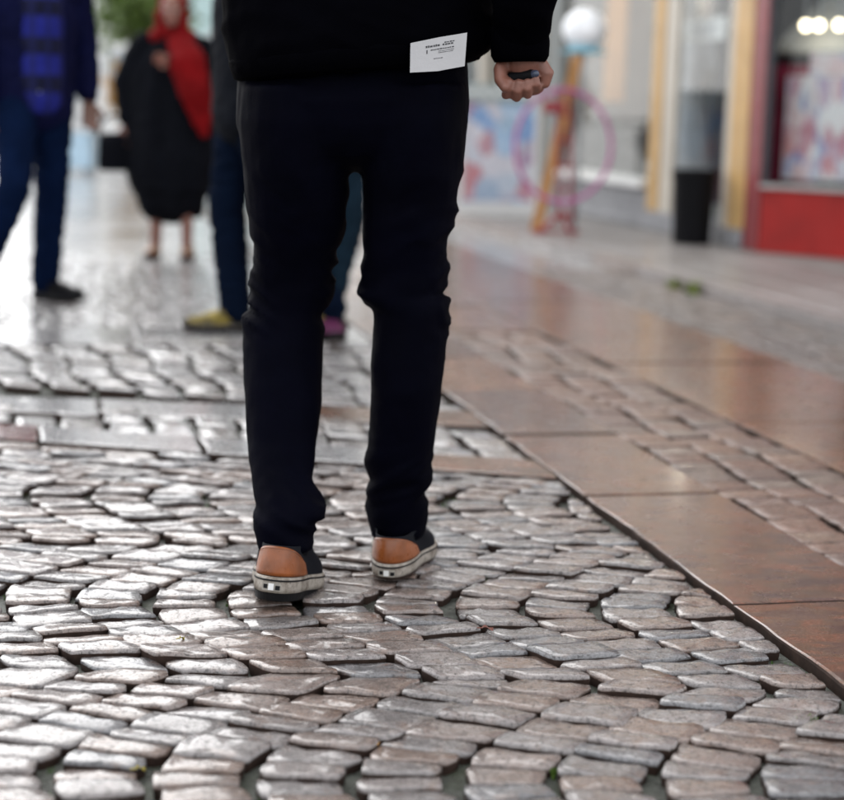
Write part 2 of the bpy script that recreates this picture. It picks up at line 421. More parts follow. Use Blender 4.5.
def cross_strip(name, label, a0, a1, b0, b1, lens, tab, z):
    """slabs between line a0-a1 (near) and b0-b1 (far), from far left up to the slab strip edge"""
    an = meet(a0, a1, E2*tA, E2*tA+D2); bn = meet(b0, b1, E2*tA, E2*tA+D2)
    dl = (a0-a1).normalized(); al = an + dl*5.2; bl = bn + dl*5.2
    base = sheet(name, [an, bn, bl, al], z, M_bed, label)
    s = 0.0; i = 0
    while s < 5.1:
        L = lens[i % len(lens)]; f0 = s/5.2; f1 = min(1, (s+L)/5.2); g = 0.003/5.2
        shade = tab[i % len(tab)]
        nb, nn = (b0-a0).normalized()*0.004, None
        slab([an+(al-an)*(f0+g)+nb, bn+(bl-bn)*(f0+g)-nb, bn+(bl-bn)*(f1-g)-nb, an+(al-an)*(f1-g)+nb], base, rng, shade=(*shade, 1)); s += L; i += 1
BR, GR, RD = (0.14, 0.082, 0.055), (0.3, 0.295, 0.295), (0.10, 0.035, 0.032)
cross_strip('cross_slab_strip', 'row of flat slabs edging the scalloped cobbles', L0a, L0b, L1a, L1b, (0.42, 0.5, 0.46, 0.52, 0.34, 0.4), (BR, GR, GR, RD, GR, GR), -0.021)
cross_strip('far_cross_slab_strip', 'second row of flat slabs behind a row of setts', L2a, L2b, L3a, L3b, (0.5, 0.62, 0.55), (BR, GR, GR, GR), -0.022)

def row_setts(name, label, quadf, cols_, rows, parent_pts, z, rng, table=TONES, wob=0.012, mat=None, gapx=0.012, gapy=0.006, limit=300, **kw):
    base = sheet(name, parent_pts, z, M_bed, label); st = []
    for i in range(cols_):
        cuts = [0.0]
        while cuts[-1] < rows-0.45: cuts.append(cuts[-1] + rng.uniform(0.78, 1.25))
        cuts = [c*rows/cuts[-1] for c in cuts]
        for ra, rb in zip(cuts, cuts[1:]):
            q = [quadf(i/cols_, ra/rows), quadf((i+1)/cols_, ra/rows), quadf((i+1)/cols_, rb/rows), quadf(i/cols_, rb/rows)]
            c = sum(q, Vector((0, 0)))/4; ww = (q[1]-q[0]).length; hh = (q[3]-q[0]).length
            ex = (q[1]-q[0]).normalized(); ey = (q[3]-q[0]).normalized()
            sx = wob*math.sin(ra*0.9+i*0.7)
            qq = []
            for p, s1, s2 in zip(q, (1, -1, -1, 1), (1, 1, -1, -1)):
                qq.append(p + ex*(s1*gapx/2 + sx + rng.uniform(-0.004, 0.004)) + ey*(s2*gapy/2 + rng.uniform(-0.003, 0.003)))
            st.append(qq)
    lay(st, base, 'sett', mat or M_cobble, rng, limit=limit, table=table, **kw)
    return len(st)
# row of setts between the two cross strips
a1 = meet(L1a, L1b, E2*tA, E2*tA+D2); b1 = meet(L2a, L2b, E2*tA, E2*tA+D2); dl = (L1a-L1b).normalized()
def q1(x, y): 
    a = a1 + dl*(3.4*x); b = b1 + dl*(3.4*x); return a+(b-a)*y
row_setts('sett_row', 'narrow row of granite setts between flat slabs', q1, 26, 2.4, [a1, b1, b1+dl*3.4, a1+dl*3.4], -0.024, rng, n=14, table=[(0.24, 0.23, 0.228), (0.21, 0.2, 0.2), (0.26, 0.25, 0.245), (0.2, 0.18, 0.17)])
# panel of setts in straight columns beyond
a2 = meet(L3a, L3b, E2*tA, E2*tA+D2); b2 = meet(L4a, L4b, E2*tA, E2*tA+D2)
c20, c21 = v2(G(34, 404)), v2(G(34, 338)); dcol = (c21-c20)
def q2(x, y):
    a = a2 + dl*(3.9*x); b = b2 + dl*(4.6*x); return a+(b-a)*y
row_setts('sett_panel', 'panel of pale setts laid in straight columns', q2, 26, 17, [a2, b2, b2+dl*4.6, a2+dl*3.9], -0.024, rng, n=12, wob=0.02, gapx=0.020, table=[(0.24, 0.23, 0.228), (0.21, 0.2, 0.2), (0.26, 0.25, 0.245), (0.2, 0.18, 0.17)])
# strips of rough setts between and beyond the slab strips
def qB(x, y): return E2*(tB+(tC-tB)*x) + D2*(0.6+6.1*y)
row_setts('sett_strip', 'strip of rough brown setts between slab strips', qB, 3, 62, [E2*tB+D2*0.6, E2*tC+D2*0.6, E2*tC+D2*6.7, E2*tB+D2*6.7], -0.020, rng, n=12,
          table=[(0.15, 0.088, 0.066), (0.17, 0.105, 0.077), (0.14, 0.09, 0.074), (0.15, 0.11, 0.09)], wob=0.015, rough=0.6, z_j=0.003, chip=0.004, gapx=0.008, mat=M_brown_sett)
slab_strip('slab_strip_between', 'brown slabs continuing beyond the rough sett strip', tB, tC, [6.71, 7.6, 8.7, 9.6, 10.8, 11.9, 13.0, 14.2, 15.2])
def qD(x, y): return E2*(tD+(tK-tD)*x) + D2*(1.0+8.5*y)
row_setts('outer_sett_strip', 'strip of setts beside the shop kerb', qD, 6, 81, [E2*tD+D2*1.0, E2*tK+D2*1.0, E2*tK+D2*9.5, E2*tD+D2*9.5], -0.020, rng, n=10,
          table=[(0.13, 0.10, 0.085), (0.14, 0.12, 0.11), (0.12, 0.105, 0.10)], wob=0.012, limit=120, rough=0.5, z_j=0.002, chip=0.003, gapx=0.006, mat=M_brown_sett)

# --- paving beyond: band of slabs across the street, then setts running on down the street
u4 = 0.5*(b2.dot(D2)+v2(G(700, 347)).dot(D2))
far = tag(obj('street_paving', (lambda b: (b.faces.new([b.verts.new(p) for p in (TU(-60, u4+0.55, -0.012), TU(tK, u4+0.55, -0.012), TU(tK, 420, -0.012), TU(-60, 420, -0.012))]), b)[1])(bmesh.new()), M_ground), 'wet pale paving running down the street', kind='structure')
base4 = sheet('street_slab_band', [E2*(-8)+D2*(u4+0.03), E2*tA+D2*(u4+0.03), E2*tA+D2*(u4+0.56), E2*(-8)+D2*(u4+0.56)], -0.018, M_bed, 'band of pale flat slabs across the street')
tt = tA; i = 0
while tt > -4.5:
    L = rng.uniform(0.6, 0.95); slab([E2*(tt-0.004)+D2*(u4+0.04), E2*(tt-0.004)+D2*(u4+0.55), E2*(tt-L+0.004)+D2*(u4+0.55), E2*(tt-L+0.004)+D2*(u4+0.04)], base4, rng, shade=(*rng.choice(GREYSLAB), 1)); tt -= L
st = []
for j in range(32):
    off = rng.uniform(0, 0.14)
    for i in range(46):
        t0 = tA - 0.137*(i+1) - 0.003 - off; u0 = u4+0.58 + 0.108*j
        st.append([E2*t0+D2*u0, E2*(t0+0.130)+D2*u0, E2*(t0+0.130)+D2*(u0+0.102), E2*t0+D2*(u0+0.102)])
lay(st, far, 'sett', M_far_sett, rng, limit=0, n=8, rough=0.4, z_j=0.002, chip=0.004, table=[(0.26, 0.25, 0.25), (0.22, 0.21, 0.21), (0.29, 0.28, 0.28)])

# --- raised pavement with kerb in front of the shops
PZ = 0.06; TF = 4.40
M_flag = stone_mat('grey_flagstone', wet=0.5, bumpy=0.9, coat=0.25)
pv = bmesh.new(); box(pv, (0, 0, -0.06), (60, TF+6-tK-0.12, PZ-0.004))
pave = obj('shop_pavement', pv, plain('pavement_bed', (0.16, 0.15, 0.14), 0.6), None); pave.location = TU(tK+0.12+TF+6-tK-0.12, 1.0); pave.rotation_euler.z = R(90)+ST
tag(pave, 'grey flagged pavement in front of the shops', kind='structure')
kr = random.Random(5); uu = 1.0; kerb = empty('kerb', TU(tK, 1.0), 0); tag(kerb, 'low stone kerb along the shop pavement', kind='structure')
while uu < 34:
    L = kr.uniform(0.8, 1.1); b = bmesh.new(); box(b, (-L/2+0.004, -0.06, -0.06), (L/2-0.004, 0.06, PZ), 0.008)
    me = bpy.data.meshes.new('kerb_stone'); b.to_mesh(me); b.free(); add_tone(me, [tone(kr)]*len(me.vertices)); me.materials.append(M_flag)
    o = obj('kerb_stone', me, None, kerb); o.location = TU(tK+0.06, uu+L/2) - TU(tK, 1.0); o.rotation_euler.z = R(90)+ST; uu += L
fl = []
for i in range(5):
    u0 = 3.0 + kr.uniform(0, 0.3)
    while u0 < 20:
        L = kr.uniform(0.35, 0.55); t0 = tK+0.125+i*0.3
        if t0+0.3 < TF+0.02: fl.append((t0, u0, L))
        u0 += L
for t0, u0, L in fl:
    q = [E2*(t0+0.004)+D2*(u0+0.004), E2*(t0+0.296)+D2*(u0+0.004), E2*(t0+0.296)+D2*(u0+L-0.004), E2*(t0+0.004)+D2*(u0+L-0.004)]
    c = sum(q, Vector((0, 0)))/4; b = bmesh.new()
    loft(b, [[Vector((*(p-c), -0.03)) for p in q], [Vector((*(p-c), -0.004)) for p in q], [Vector((*((p-c)*0.98), 0.0)) for p in q]])
    me = bpy.data.meshes.new('flagstone'); b.normal_update(); b.to_mesh(me); b.free(); add_tone(me, [tone(kr, [(0.2, 0.185, 0.175), (0.23, 0.215, 0.205), (0.18, 0.165, 0.155)])]*len(me.vertices)); me.materials.append(M_flag)
    w3 = Vector((*c, PZ)); o = obj('flagstone', me, None, pave); o.location = pave.matrix_basis.inverted() @ w3; o.rotation_euler.z = -(R(90)+ST)

# ================================================================== shops on the right
FROT = R(90)+ST            # facade frame: local x runs away down the street, local y points out to the street
def fbox(parent, name, x0, x1, y0, y1, z0, z1, mat, bev=0.0, label=None):
    b = bmesh.new(); box(b, (x0, y0, z0), (x1, y1, z1), bev); o = obj(name, b, mat, parent)
    if label: tag(o, label)
    return o
def pane_mat():
    m = bpy.data.materials.new('window_glass'); m.use_nodes = True; t = m.node_tree; t.nodes.clear()
    o = t.nodes.new('ShaderNodeOutputMaterial'); mx = t.nodes.new('ShaderNodeMixShader'); tr = t.nodes.new('ShaderNodeBsdfTransparent'); gl = t.nodes.new('ShaderNodeBsdfGlossy')
    gl.inputs['Roughness'].default_value = 0.02; tr.inputs['Color'].default_value = (0.86, 0.9, 0.9, 1)
    ge = t.nodes.new('ShaderNodeNewGeometry'); dt = t.nodes.new('ShaderNodeVectorMath'); dt.operation = 'DOT_PRODUCT'
    t.links.new(ge.outputs['Normal'], dt.inputs[0]); t.links.new(ge.outputs['Incoming'], dt.inputs[1])
    def mth(op, a, v):
        n_ = t.nodes.new('ShaderNodeMath'); n_.operation = op
        for i_, s_ in enumerate((a, v)):
            if s_ is None: continue
            if isinstance(s_, bpy.types.NodeSocket): t.links.new(s_, n_.inputs[i_])
            else: n_.inputs[i_].default_value = s_
        return n_.outputs[0]
    sch = mth('ADD', mth('MULTIPLY', mth('POWER', mth('SUBTRACT', 1.0, mth('ABSOLUTE', dt.outputs['Value'], None)), 5.0), 0.8), 0.04)
    nz = t.nodes.new('ShaderNodeTexNoise'); nz.inputs['Scale'].default_value = 1.5; bp = t.nodes.new('ShaderNodeBump'); bp.inputs['Strength'].default_value = 0.03; bp.inputs['Distance'].default_value = 0.05
    t.links.new(nz.outputs[0], bp.inputs['Height']); t.links.new(bp.outputs[0], gl.inputs['Normal'])
    t.links.new(sch, mx.inputs[0]); t.links.new(tr.outputs[0], mx.inputs[1]); t.links.new(gl.outputs[0], mx.inputs[2]); t.links.new(mx.outputs[0], o.inputs[0]); return m
M_glass = pane_mat()
def pane(parent, x0, x1, y, z0, z1):
    b = bmesh.new(); b.faces.new([b.verts.new(p) for p in ((x0, y, z0), (x0, y, z1), (x1, y, z1), (x1, y, z0))]); b.normal_update(); return obj('pane', b, M_glass, parent)
M_yellow = plain('ochre_painted_wood', (0.44, 0.27, 0.10), 0.5, 0.12, 6)
M_redpost = plain('dull_red_painted_wood', (0.17, 0.022, 0.026), 0.5, 0.15, 6)
M_redpanel = plain('red_painted_panel', (0.25, 0.012, 0.010), 0.6, 0.2, 4, spec=0.25)
M_cream = plain('cream_painted_wood', (0.42, 0.38, 0.32), 0.5, 0.08, 5)
M_white = plain('white_paint', (0.62, 0.62, 0.61), 0.5, 0.06, 5)
M_plinth = plain('grey_plinth_stone', (0.20, 0.20, 0.21), 0.6, 0.2, 9, 0.4, 30)
M_stucco = plain('ochre_stucco', (0.42, 0.29, 0.18), 0.85, 0.1, 3, 0.4, 60)
M_brickred = plain('red_brown_stucco', (0.34, 0.16, 0.11), 0.85, 0.12, 3, 0.4, 60)
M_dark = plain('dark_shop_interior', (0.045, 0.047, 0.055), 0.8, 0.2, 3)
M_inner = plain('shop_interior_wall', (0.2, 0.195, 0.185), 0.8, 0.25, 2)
M_steel = plain('grey_metal', (0.22, 0.23, 0.24), 0.4, 0.1, 10, metal=0.6)
def lamp_mat(name, c, s):
    b = NB(name); b.b.inputs['Emission Color'].default_value = (*c, 1); b.b.inputs['Emission Strength'].default_value = s; return b.set(color=c, rough=0.3)
M_bulb = lamp_mat('warm_bulb', (1.0, 0.84, 0.56), 4.5)

def upper_floors(parent, x0, x1, mat, z0, z1, nwin):
    fbox(parent, 'wall', x0, x1, -6.0, -0.02, z0, z1, mat)
    fbox(parent, 'cornice', x0-0.02, x1+0.02, -0.03, 0.22, z1-0.35, z1+0.02, M_cream)
    for fl_ in range(int((z1-z0)/3.0)):
        for k in range(nwin):
            cx = x0 + (k+0.5)*(x1-x0)/nwin; zb = z0+0.75+3.0*fl_
            wnd = fbox(parent, 'window', cx-0.55, cx+0.55, -0.03, 0.03, zb, zb+1.6, M_white)
            for s in (-1, 1): fbox(wnd, 'pane', cx+s*0.26-0.22, cx+s*0.26+0.22, 0.028, 0.036, zb+0.07, zb+1.53, plain('upper_pane', (0.05, 0.06, 0.07), 0.06, bump=0.0))
            fbox(wnd, 'sill', cx-0.62, cx+0.62, 0.0, 0.12, zb-0.07, zb-0.005, M_cream)
    rf = bmesh.new(); loft(rf, [[(x0-0.1, 0.3, z1), (x1+0.1, 0.3, z1), (x1+0.1, -6.2, z1), (x0-0.1, -6.2, z1)], [(x0-0.1, -2.5, z1+2.2), (x1+0.1, -2.5, z1+2.2), (x1+0.1, -3.2, z1+2.2), (x0-0.1, -3.2, z1+2.2)]])
    obj('roof', rf, plain('roof_tile', (0.2, 0.075, 0.05), 0.8), parent)

def at_u(px):                       # distance along the street of the facade point seen at photo column px
    d_ = ray(px, 150); r = d_.x/d_.y; return (TF*E.x - r*TF*E.y)/(r*D.y - D.x)
# --- ochre shop
U0 = at_u(762)
shop = empty('ochre_shop', TU(TF, U0, PZ), FROT); tag(shop, 'ochre and cream shop front with tall display windows behind the bin', 'shop')
X = lambda px: at_u(px)-U0
fbox(shop, 'post', X(762), X(749), -0.03, 0.01, 0, 3.0, M_redpost, 0.01, 'dull red corner post')
fbox(shop, 'post', X(748.6), X(731), -0.03, 0.016, 0.12, 3.0, M_yellow, 0.01, 'ochre post beside the red post')
fbox(shop, 'post_base', X(748), X(728), -0.03, 0.03, 0, 0.12, M_plinth, 0.01)
fbox(shop, 'window_frame', X(730.5), X(725), -0.03, 0.01, 0.1, 3.0, M_cream, 0.005)
fbox(shop, 'post', X(660), X(650), -0.03, 0.012, 0.14, 3.0, M_yellow, 0.01, 'slim ochre post between the two windows')
fbox(shop, 'window_frame', X(673), X(660.5), -0.03, 0.0, 0.14, 3.0, M_cream, 0.005)
fbox(shop, 'post', X(560), X(545), -0.05, 0.02, 0, 3.0, plain('grey_green_pillar', (0.12, 0.13, 0.125), 0.6), 0.01, 'dark grey pillar')
fbox(shop, 'plinth', X(724.5), X(561), -0.3, 0.03, 0, 0.14, M_plinth, 0.01)
fbox(shop, 'plinth', X(649), X(562), -0.25, 0.0, 0.143, 0.30, M_plinth, 0.006)
fbox(shop, 'sill', X(649.5), X(560.5), -0.2, 0.07, 0.303, 0.36, M_white, 0.006)
pane(shop, X(724.6), X(673.4), -0.02, 0.143, 3.0)
pane(shop, X(649.6), X(561), -0.02, 0.363, 3.0)
fbox(shop, 'interior_floor', X(735), X(545), -4.0, -0.31, 0.0, 0.13, M_inner)
fbox(shop, 'interior_wall', X(650), X(545), -4.1, -4.0, 0.0, 3.0, M_inner)
fbox(shop, 'partition', X(560), X(546), -4.0, -0.13, 0.0, 3.0, M_inner)
upper_floors(shop, X(762), X(430), M_stucco, 3.0, 9.0, 5)
# goods in its windows
FA = Matrix.Translation(TU(TF, U0, PZ)) @ Matrix.Rotation(FROT, 4, 'Z')
def seen_x(M, px, y, py=120):        # local x on the plane y=const seen at photo column px
    Mi = M.inverted(); o = Mi @ CAM; d = Mi.to_3x3() @ ray(px, py); k = (y-o.y)/d.y; return o.x + d.x*k
def in_shop(px, y, z): return FA @ Vector((seen_x(FA, px, y), y, z))
def mannequin(px, y, z, mat, label):
    t = empty('mannequin', in_shop(px, y, z), R(200)); tag(t, label, 'mannequin')
    b = bmesh.new(); limb(b, [(0, 0, 0.62), (0, 0, 0.78), (0, 0.01, 0.98), (0, 0, 1.18), (0, 0, 1.36), (0, 0, 1.44)], [(0.15, 0.1), (0.17, 0.12), (0.13, 0.09), (0.17, 0.11), (0.17, 0.09), (0.06, 0.06)], side=(1, 0, 0))
    limb(b, [(0, 0, 1.4), (0, 0, 1.55)], [0.045, 0.045]); ell(b, (0, -0.01, 1.66), (0.075, 0.09, 0.11))
    for s in (-1, 1):
        limb(b, [(s*0.17, 0, 1.36), (s*0.23, 0.02, 1.1), (s*0.2, -0.08, 0.86)], [0.05, 0.04, 0.03])
        limb(b, [(s*0.08, 0, 0.72), (s*0.09, 0, 0.4), (s*0.1, 0, 0.03)], [0.085, 0.06, 0.035])
    fuse('figure', b, 0.02, plain('mannequin_plastic', (0.6, 0.56, 0.52), 0.35), t)
    d = bmesh.new(); limb(d, [(0, 0, 0.3), (0, 0, 0.6), (0, 0, 0.98), (0, 0, 1.2), (0, 0, 1.4)], [(0.3, 0.24), (0.24, 0.18), (0.15, 0.115), (0.19, 0.135), (0.1, 0.08)], side=(1, 0, 0), n=20)
    for s in (-1, 1): limb(d, [(s*0.16, 0, 1.36), (s*0.22, 0.01, 1.14)], [0.075, 0.065])
    fuse('dress', d, 0.02, mat, t, disp=lambda p: 0.012*noise.noise(Vector((p.x*14, p.y*14, p.z*3))))
    bs = bmesh.new(); limb(bs, [(0, 0, 0.0), (0, 0, 0.012)], [0.17, 0.17], hemi=False, n=24); obj('stand_base', bs, M_steel, t)
mannequin(683, -0.75, 0.13, plain('white_dress_cloth', (0.72, 0.72, 0.74), 0.8), 'mannequin in a white dress in the window above the black bin')
mannequin(707, -1.1, 0.13, plain('grey_dress_cloth', (0.32, 0.36, 0.42), 0.8), 'mannequin in a grey dress beside the white dressed one')
mannequin(636, -0.9, 0.13, plain('maroon_dress_cloth', (0.22, 0.07, 0.08), 0.8), 'mannequin in a dark red dress behind the slim ochre post')
def hang(name, px0, px1, y, z0, z1, mat, label, cat, folds=5):
    a, c = seen_x(FA, px0, y), seen_x(FA, px1, y); b = bmesh.new(); n = 24; rings = []
    t = empty(name, in_shop((px0+px1)/2, y, z0), FROT); tag(t, label, cat)
    for z in (z0, z0+(z1-z0)*0.5, z1):
        fr = [Vector(((a-c)/2 + (c-a)*i/n, 0.03*math.sin(i/n*folds*6.28)*(1.2 if z == z0 else 0.8), z-z0)) for i in range(n+1)]
        rings.append(fr + [p - Vector((0, 0.012, 0)) for p in reversed(fr)])
    loft(b, rings); obj('cloth', b, mat, t, smooth=True)
    r = bmesh.new(); limb(r, [((a-c)/2-0.03, 0, z1-z0+0.02), ((c-a)/2+0.03, 0, z1-z0+0.02)], [0.012, 0.012], n=8); obj('rail', r, M_steel, t)
hang('curtain', 622, 601, -0.35, 0.95, 2.6, plain('orange_curtain', (0.55, 0.27, 0.09), 0.9), 'orange curtain hanging in the window left of the slim ochre post', 'curtain')
hang('curtain', 600, 575, -0.55, 0.4, 2.6, plain('grey_curtain', (0.38, 0.38, 0.37), 0.9), 'pale grey curtain beside the orange curtain', 'curtain', 4)
hang('garment', 724, 714, -0.5, 0.2, 1.5, plain('dark_coat_cloth', (0.03, 0.035, 0.05), 0.9), 'long dark coat hung at the right edge of the window above the bin', 'coat', 2)
sg = empty('window_sign', in_shop(699, -0.2, 1.38), FROT); tag(sg, 'white sign hung high in the window above the bin', 'sign')
sx_ = seen_x(FA, 699, -0.2); fbox(sg, 'board', seen_x(FA, 719, -0.2)-sx_, seen_x(FA, 680, -0.2)-sx_, -0.015, 0.0, 0, 0.16, M_white)
for k in range(7): fbox(sg, 'letter_stroke', -0.24+k*0.07, -0.205+k*0.07, 0.0, 0.004, 0.035+0.01*(k % 2), 0.125-0.012*(k % 3), plain('sign_grey', (0.25, 0.27, 0.3), 0.6))
for s in (-1, 1): fbox(sg, 'hanging_wire', s*0.2-0.003, s*0.2+0.003, -0.01, -0.006, 0.16, 1.4, M_steel)
def bulb(name, loc, r, drop, label, group=None, watt=0.3):
    t = empty(name, loc); tag(t, label, 'lamp', group)
    b = bmesh.new(); ell(b, (0, 0, 0), (r, r, r)); obj('globe', b, M_bulb, t, smooth=True)
    c = bmesh.new(); limb(c, [(0, 0, r*0.9), (0, 0, drop)], [0.012, 0.006], n=8); obj('cord', c, M_steel, t)
    ld = bpy.data.lights.new('lamp_light', 'POINT'); ld.energy = watt; ld.color = (1, 0.9, 0.75); ld.shadow_soft_size = r*1.8
    lo_ = bpy.data.objects.new('lamp_light', ld); col.objects.link(lo_); lo_.parent = t; lo_.location = (0, 0, -r*2.6)
bulb('pendant_lamp', in_shop(632, -0.9, 1.05), 0.055, 1.5, 'small round lit lamp glowing in the window left of the slim ochre post', watt=25)
bulb('pendant_lamp', in_shop(700, -1.3, 2.3), 0.06, 0.65, 'unseen added lamp brightening the mannequins in the window behind the bin', watt=60)  # unseen lamp, added to brighten the shop interior

# --- red shop, its front turned towards the corner
C0 = TU(TF, U0-0.012, PZ); C1 = G(844, 259, PZ); ang = math.atan2((C1-C0).y, (C1-C0).x) + math.pi
red = empty('red_shop', C0, ang); tag(red, 'shop with a bright red panel below its window at the right edge', 'shop')
LX = -3.2     # local x runs from the corner (0) towards the right edge of the picture (negative)
M_corner = fbox(red, 'base_panel', LX, -0.004, -0.12, 0.0, 0.0, 0.40, M_redpanel, 0.006)
fbox(red, 'base_panel_rail', LX, -0.003, 0.002, 0.02, 0.0, 0.05, M_redpanel, 0.004)
fbox(red, 'sill', LX, -0.002, -0.14, 0.02, 0.402, 0.43, plain('grey_sill', (0.3, 0.29, 0.28), 0.5), 0.006)
fbox(red, 'window_frame', -0.025, -0.001, -0.05, 0.003, 0.433, 3.0, M_dark, 0.002)
pane(red, LX, -0.027, -0.03, 0.433, 3.0)
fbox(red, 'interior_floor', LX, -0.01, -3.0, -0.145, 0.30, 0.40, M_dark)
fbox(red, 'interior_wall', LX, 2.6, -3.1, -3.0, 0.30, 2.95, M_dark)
RAi = (Matrix.Translation(C0) @ Matrix.Rotation(ang, 4, 'Z')).inverted()
pb_ = bmesh.new(); wdir = Vector((0.10, 0.995, 0)); wn = Vector((0.995, -0.10, 0))*0.02; w0 = C0 + wdir*0.06 + wn
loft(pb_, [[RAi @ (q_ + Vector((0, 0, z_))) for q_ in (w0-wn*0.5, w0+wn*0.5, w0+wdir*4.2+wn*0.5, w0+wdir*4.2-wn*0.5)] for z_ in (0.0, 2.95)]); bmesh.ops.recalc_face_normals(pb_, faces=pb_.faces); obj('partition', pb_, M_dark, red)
upper_floors(red, LX-4, 0.0, M_brickred, 3.0, 9.0, 4)
RA = Matrix.Translation(C0) @ Matrix.Rotation(ang, 4, 'Z')
def in_red(x, y, z): return RA @ Vector((x, y, z))
def print_mat(name, palette, seed, sx=5.0, sy=7.0):
    b = NB(name); p = b.pos((sx, 1, sy), obj_space=True)
    v = b.n('TexVoronoi'); v.inputs['Scale'].default_value = 1.0; v.inputs['Randomness'].default_value = 0.8; v.feature = 'F1'
    mp = b.n('Mapping'); mp.inputs['Location'].default_value = (seed, seed*0.3, 0); b.l(p, mp.inputs[0]); b.l(mp.outputs[0], v.inputs['Vector'])
    s = b.n('SeparateColor'); b.l(v.outputs['Color'], s.inputs[0])
    k = len(palette); c = b.ramp(s.outputs[0], [(i/k, pc) for i, pc in enumerate(palette)])
    c = b.mix(c, (0.9, 0.9, 0.9), b.ramp(b.noise(p, 2.5, 4), [(0.45, 0.0), (0.7, 0.35)]))
    return b.set(color=c, rough=0.35)
PK = [(0.5, 0.36, 0.4), (0.38, 0.09, 0.14), (0.55, 0.48, 0.48), (0.16, 0.2, 0.4), (0.5, 0.2, 0.2), (0.58, 0.55, 0.55)]
def leaflet(name, x0, x1, z0, z1, y, mat, label):
    t = empty(name, in_red((x0+x1)/2, y, z0), ang); tag(t, label, 'poster')
    fbox(t, 'sheet', (x0-x1)/2, (x1-x0)/2, -0.003, 0.003, 0, z1-z0, mat)
    fbox(t, 'backing', (x0-x1)/2-0.01, (x1-x0)/2+0.01, -0.012, -0.0035, -0.01, z1-z0+0.01, M_white)
xr = lambda px, y=-0.18: seen_x(RA, px, y)
leaflet('poster', xr(858), xr(786), 0.47, 1.10, -0.18, print_mat('pastel_print', PK, 3.0, 16, 6), 'tall pink and white printed poster standing on the sill of the red shop')
leaflet('poster', xr(846), xr(808), 1.115, 1.24, -0.18, print_mat('pale_print', PK[2:], 8.0, 9, 9), 'small pale card above the pink poster in the red shop window')
bx_ = empty('gift_box', in_red(xr(790, -0.45), -0.45, 0.40), ang); tag(bx_, 'dark red box stacked behind the pink poster', 'box')
mb = plain('maroon_card', (0.25, 0.02, 0.05), 0.5)
fbox(bx_, 'lid', -0.13, 0.11, -0.15, 0.15, 0.55, 0.78, mb, 0.004); fbox(bx_, 'body', -0.12, 0.1, -0.14, 0.14, 0.0, 0.545, mb, 0.004)
aw = empty('awning_reflection', in_red(xr(800, -0.6), -0.6, 1.28), ang); tag(aw, 'pale grey shape added in the red shop window as an awning reflection', 'reflection')  # grey sheet and bar modelled in place of an awning reflected in the glass
ax = lambda px: xr(px, -0.6)-xr(800, -0.6)
cb = bmesh.new(); loft(cb, [[(ax(900), 0, 0.0), (ax(764), 0, 0.0), (ax(764), 0, -0.015), (ax(900), 0, -0.015)], [(ax(900), -0.25, 0.55), (ax(828), -0.25, 0.55), (ax(828), -0.25, 0.535), (ax(900), -0.25, 0.535)]])
obj('reflection_sheet', cb, plain('pale_reflection_grey', (0.24, 0.25, 0.25), 0.8), aw)
fbox(aw, 'reflection_edge', ax(902), ax(763), 0.003, 0.02, -0.02, 0.0, M_steel)
for k, px in enumerate((800, 813, 833)):
    bulb('pendant_lamp', in_red(xr(px, -0.5), -0.5, 1.44), 0.03, 1.2, ['leftmost of the three lit bulbs in the red shop window', 'middle one of the three lit bulbs in the red shop window', 'rightmost of the three lit bulbs in the red shop window'][k], 'lit bulbs in the red shop window')
# --- pale building farther along on the same side
U2 = at_u(544.5)
far_shop = empty('pale_shop', TU(TF, U2+0.02, PZ), FROT); tag(far_shop, 'pale grey shop front behind the poster board', 'shop')
L2 = 16.0
fbox(far_shop, 'plinth', 0.01, L2, -0.3, 0.02, 0, 0.35, M_plinth)
k = 0; xx = 0.02
while xx < L2-2:
    fbox(far_shop, 'post', xx, xx+0.22, -0.1, 0.04, 0.352, 3.0, M_cream); pane(far_shop, xx+0.22, xx+2.2, -0.05, 0.352, 3.0); xx += 2.2
fbox(far_shop, 'interior_wall', 0.01, L2, -2.1, -2.0, 0.0, 3.0, M_inner)
upper_floors(far_shop, 0.01, L2, plain('pale_stucco', (0.5, 0.47, 0.42), 0.85, 0.1, 3, 0.4, 60), 3.0, 9.5, 7)

# ------------------------------------------------------------------ things on the shop side
bn = empty('waste_bin', G(691, 244, PZ)); tag(bn, 'black round waste bin standing in front of the shop window', 'bin')
sc_ = (bn.location.y)/FPX; rb = 21*sc_
b = bmesh.new(); H = 74*sc_
loft(b, [[Vector((rb*k_*math.cos(a), rb*k_*math.sin(a), z)) for a in [2*math.pi*i/28 for i in range(28)]] for z, k_ in ((0, 0.84), (0.012, 0.9), (H*0.5, 0.95), (H*0.9, 1.0), (H*0.9, 0.95), (H*0.1, 0.86))])
M_blackplastic = plain('black_plastic', (0.004, 0.004, 0.005), 0.6, spec=0.08)
obj('drum', b, M_blackplastic, bn, smooth=False)
b = bmesh.new(); loft(b, [[Vector((rb*k_*math.cos(a), rb*k_*math.sin(a), z)) for a in [2*math.pi*i/28 for i in range(28)]] for z, k_ in ((H*0.88, 1.005), (H*0.88, 1.06), (H*0.97, 1.06), (H, 1.02), (H*0.99, 0.8), (H*0.93, 0.75))])
obj('rim', b, M_blackplastic, bn)

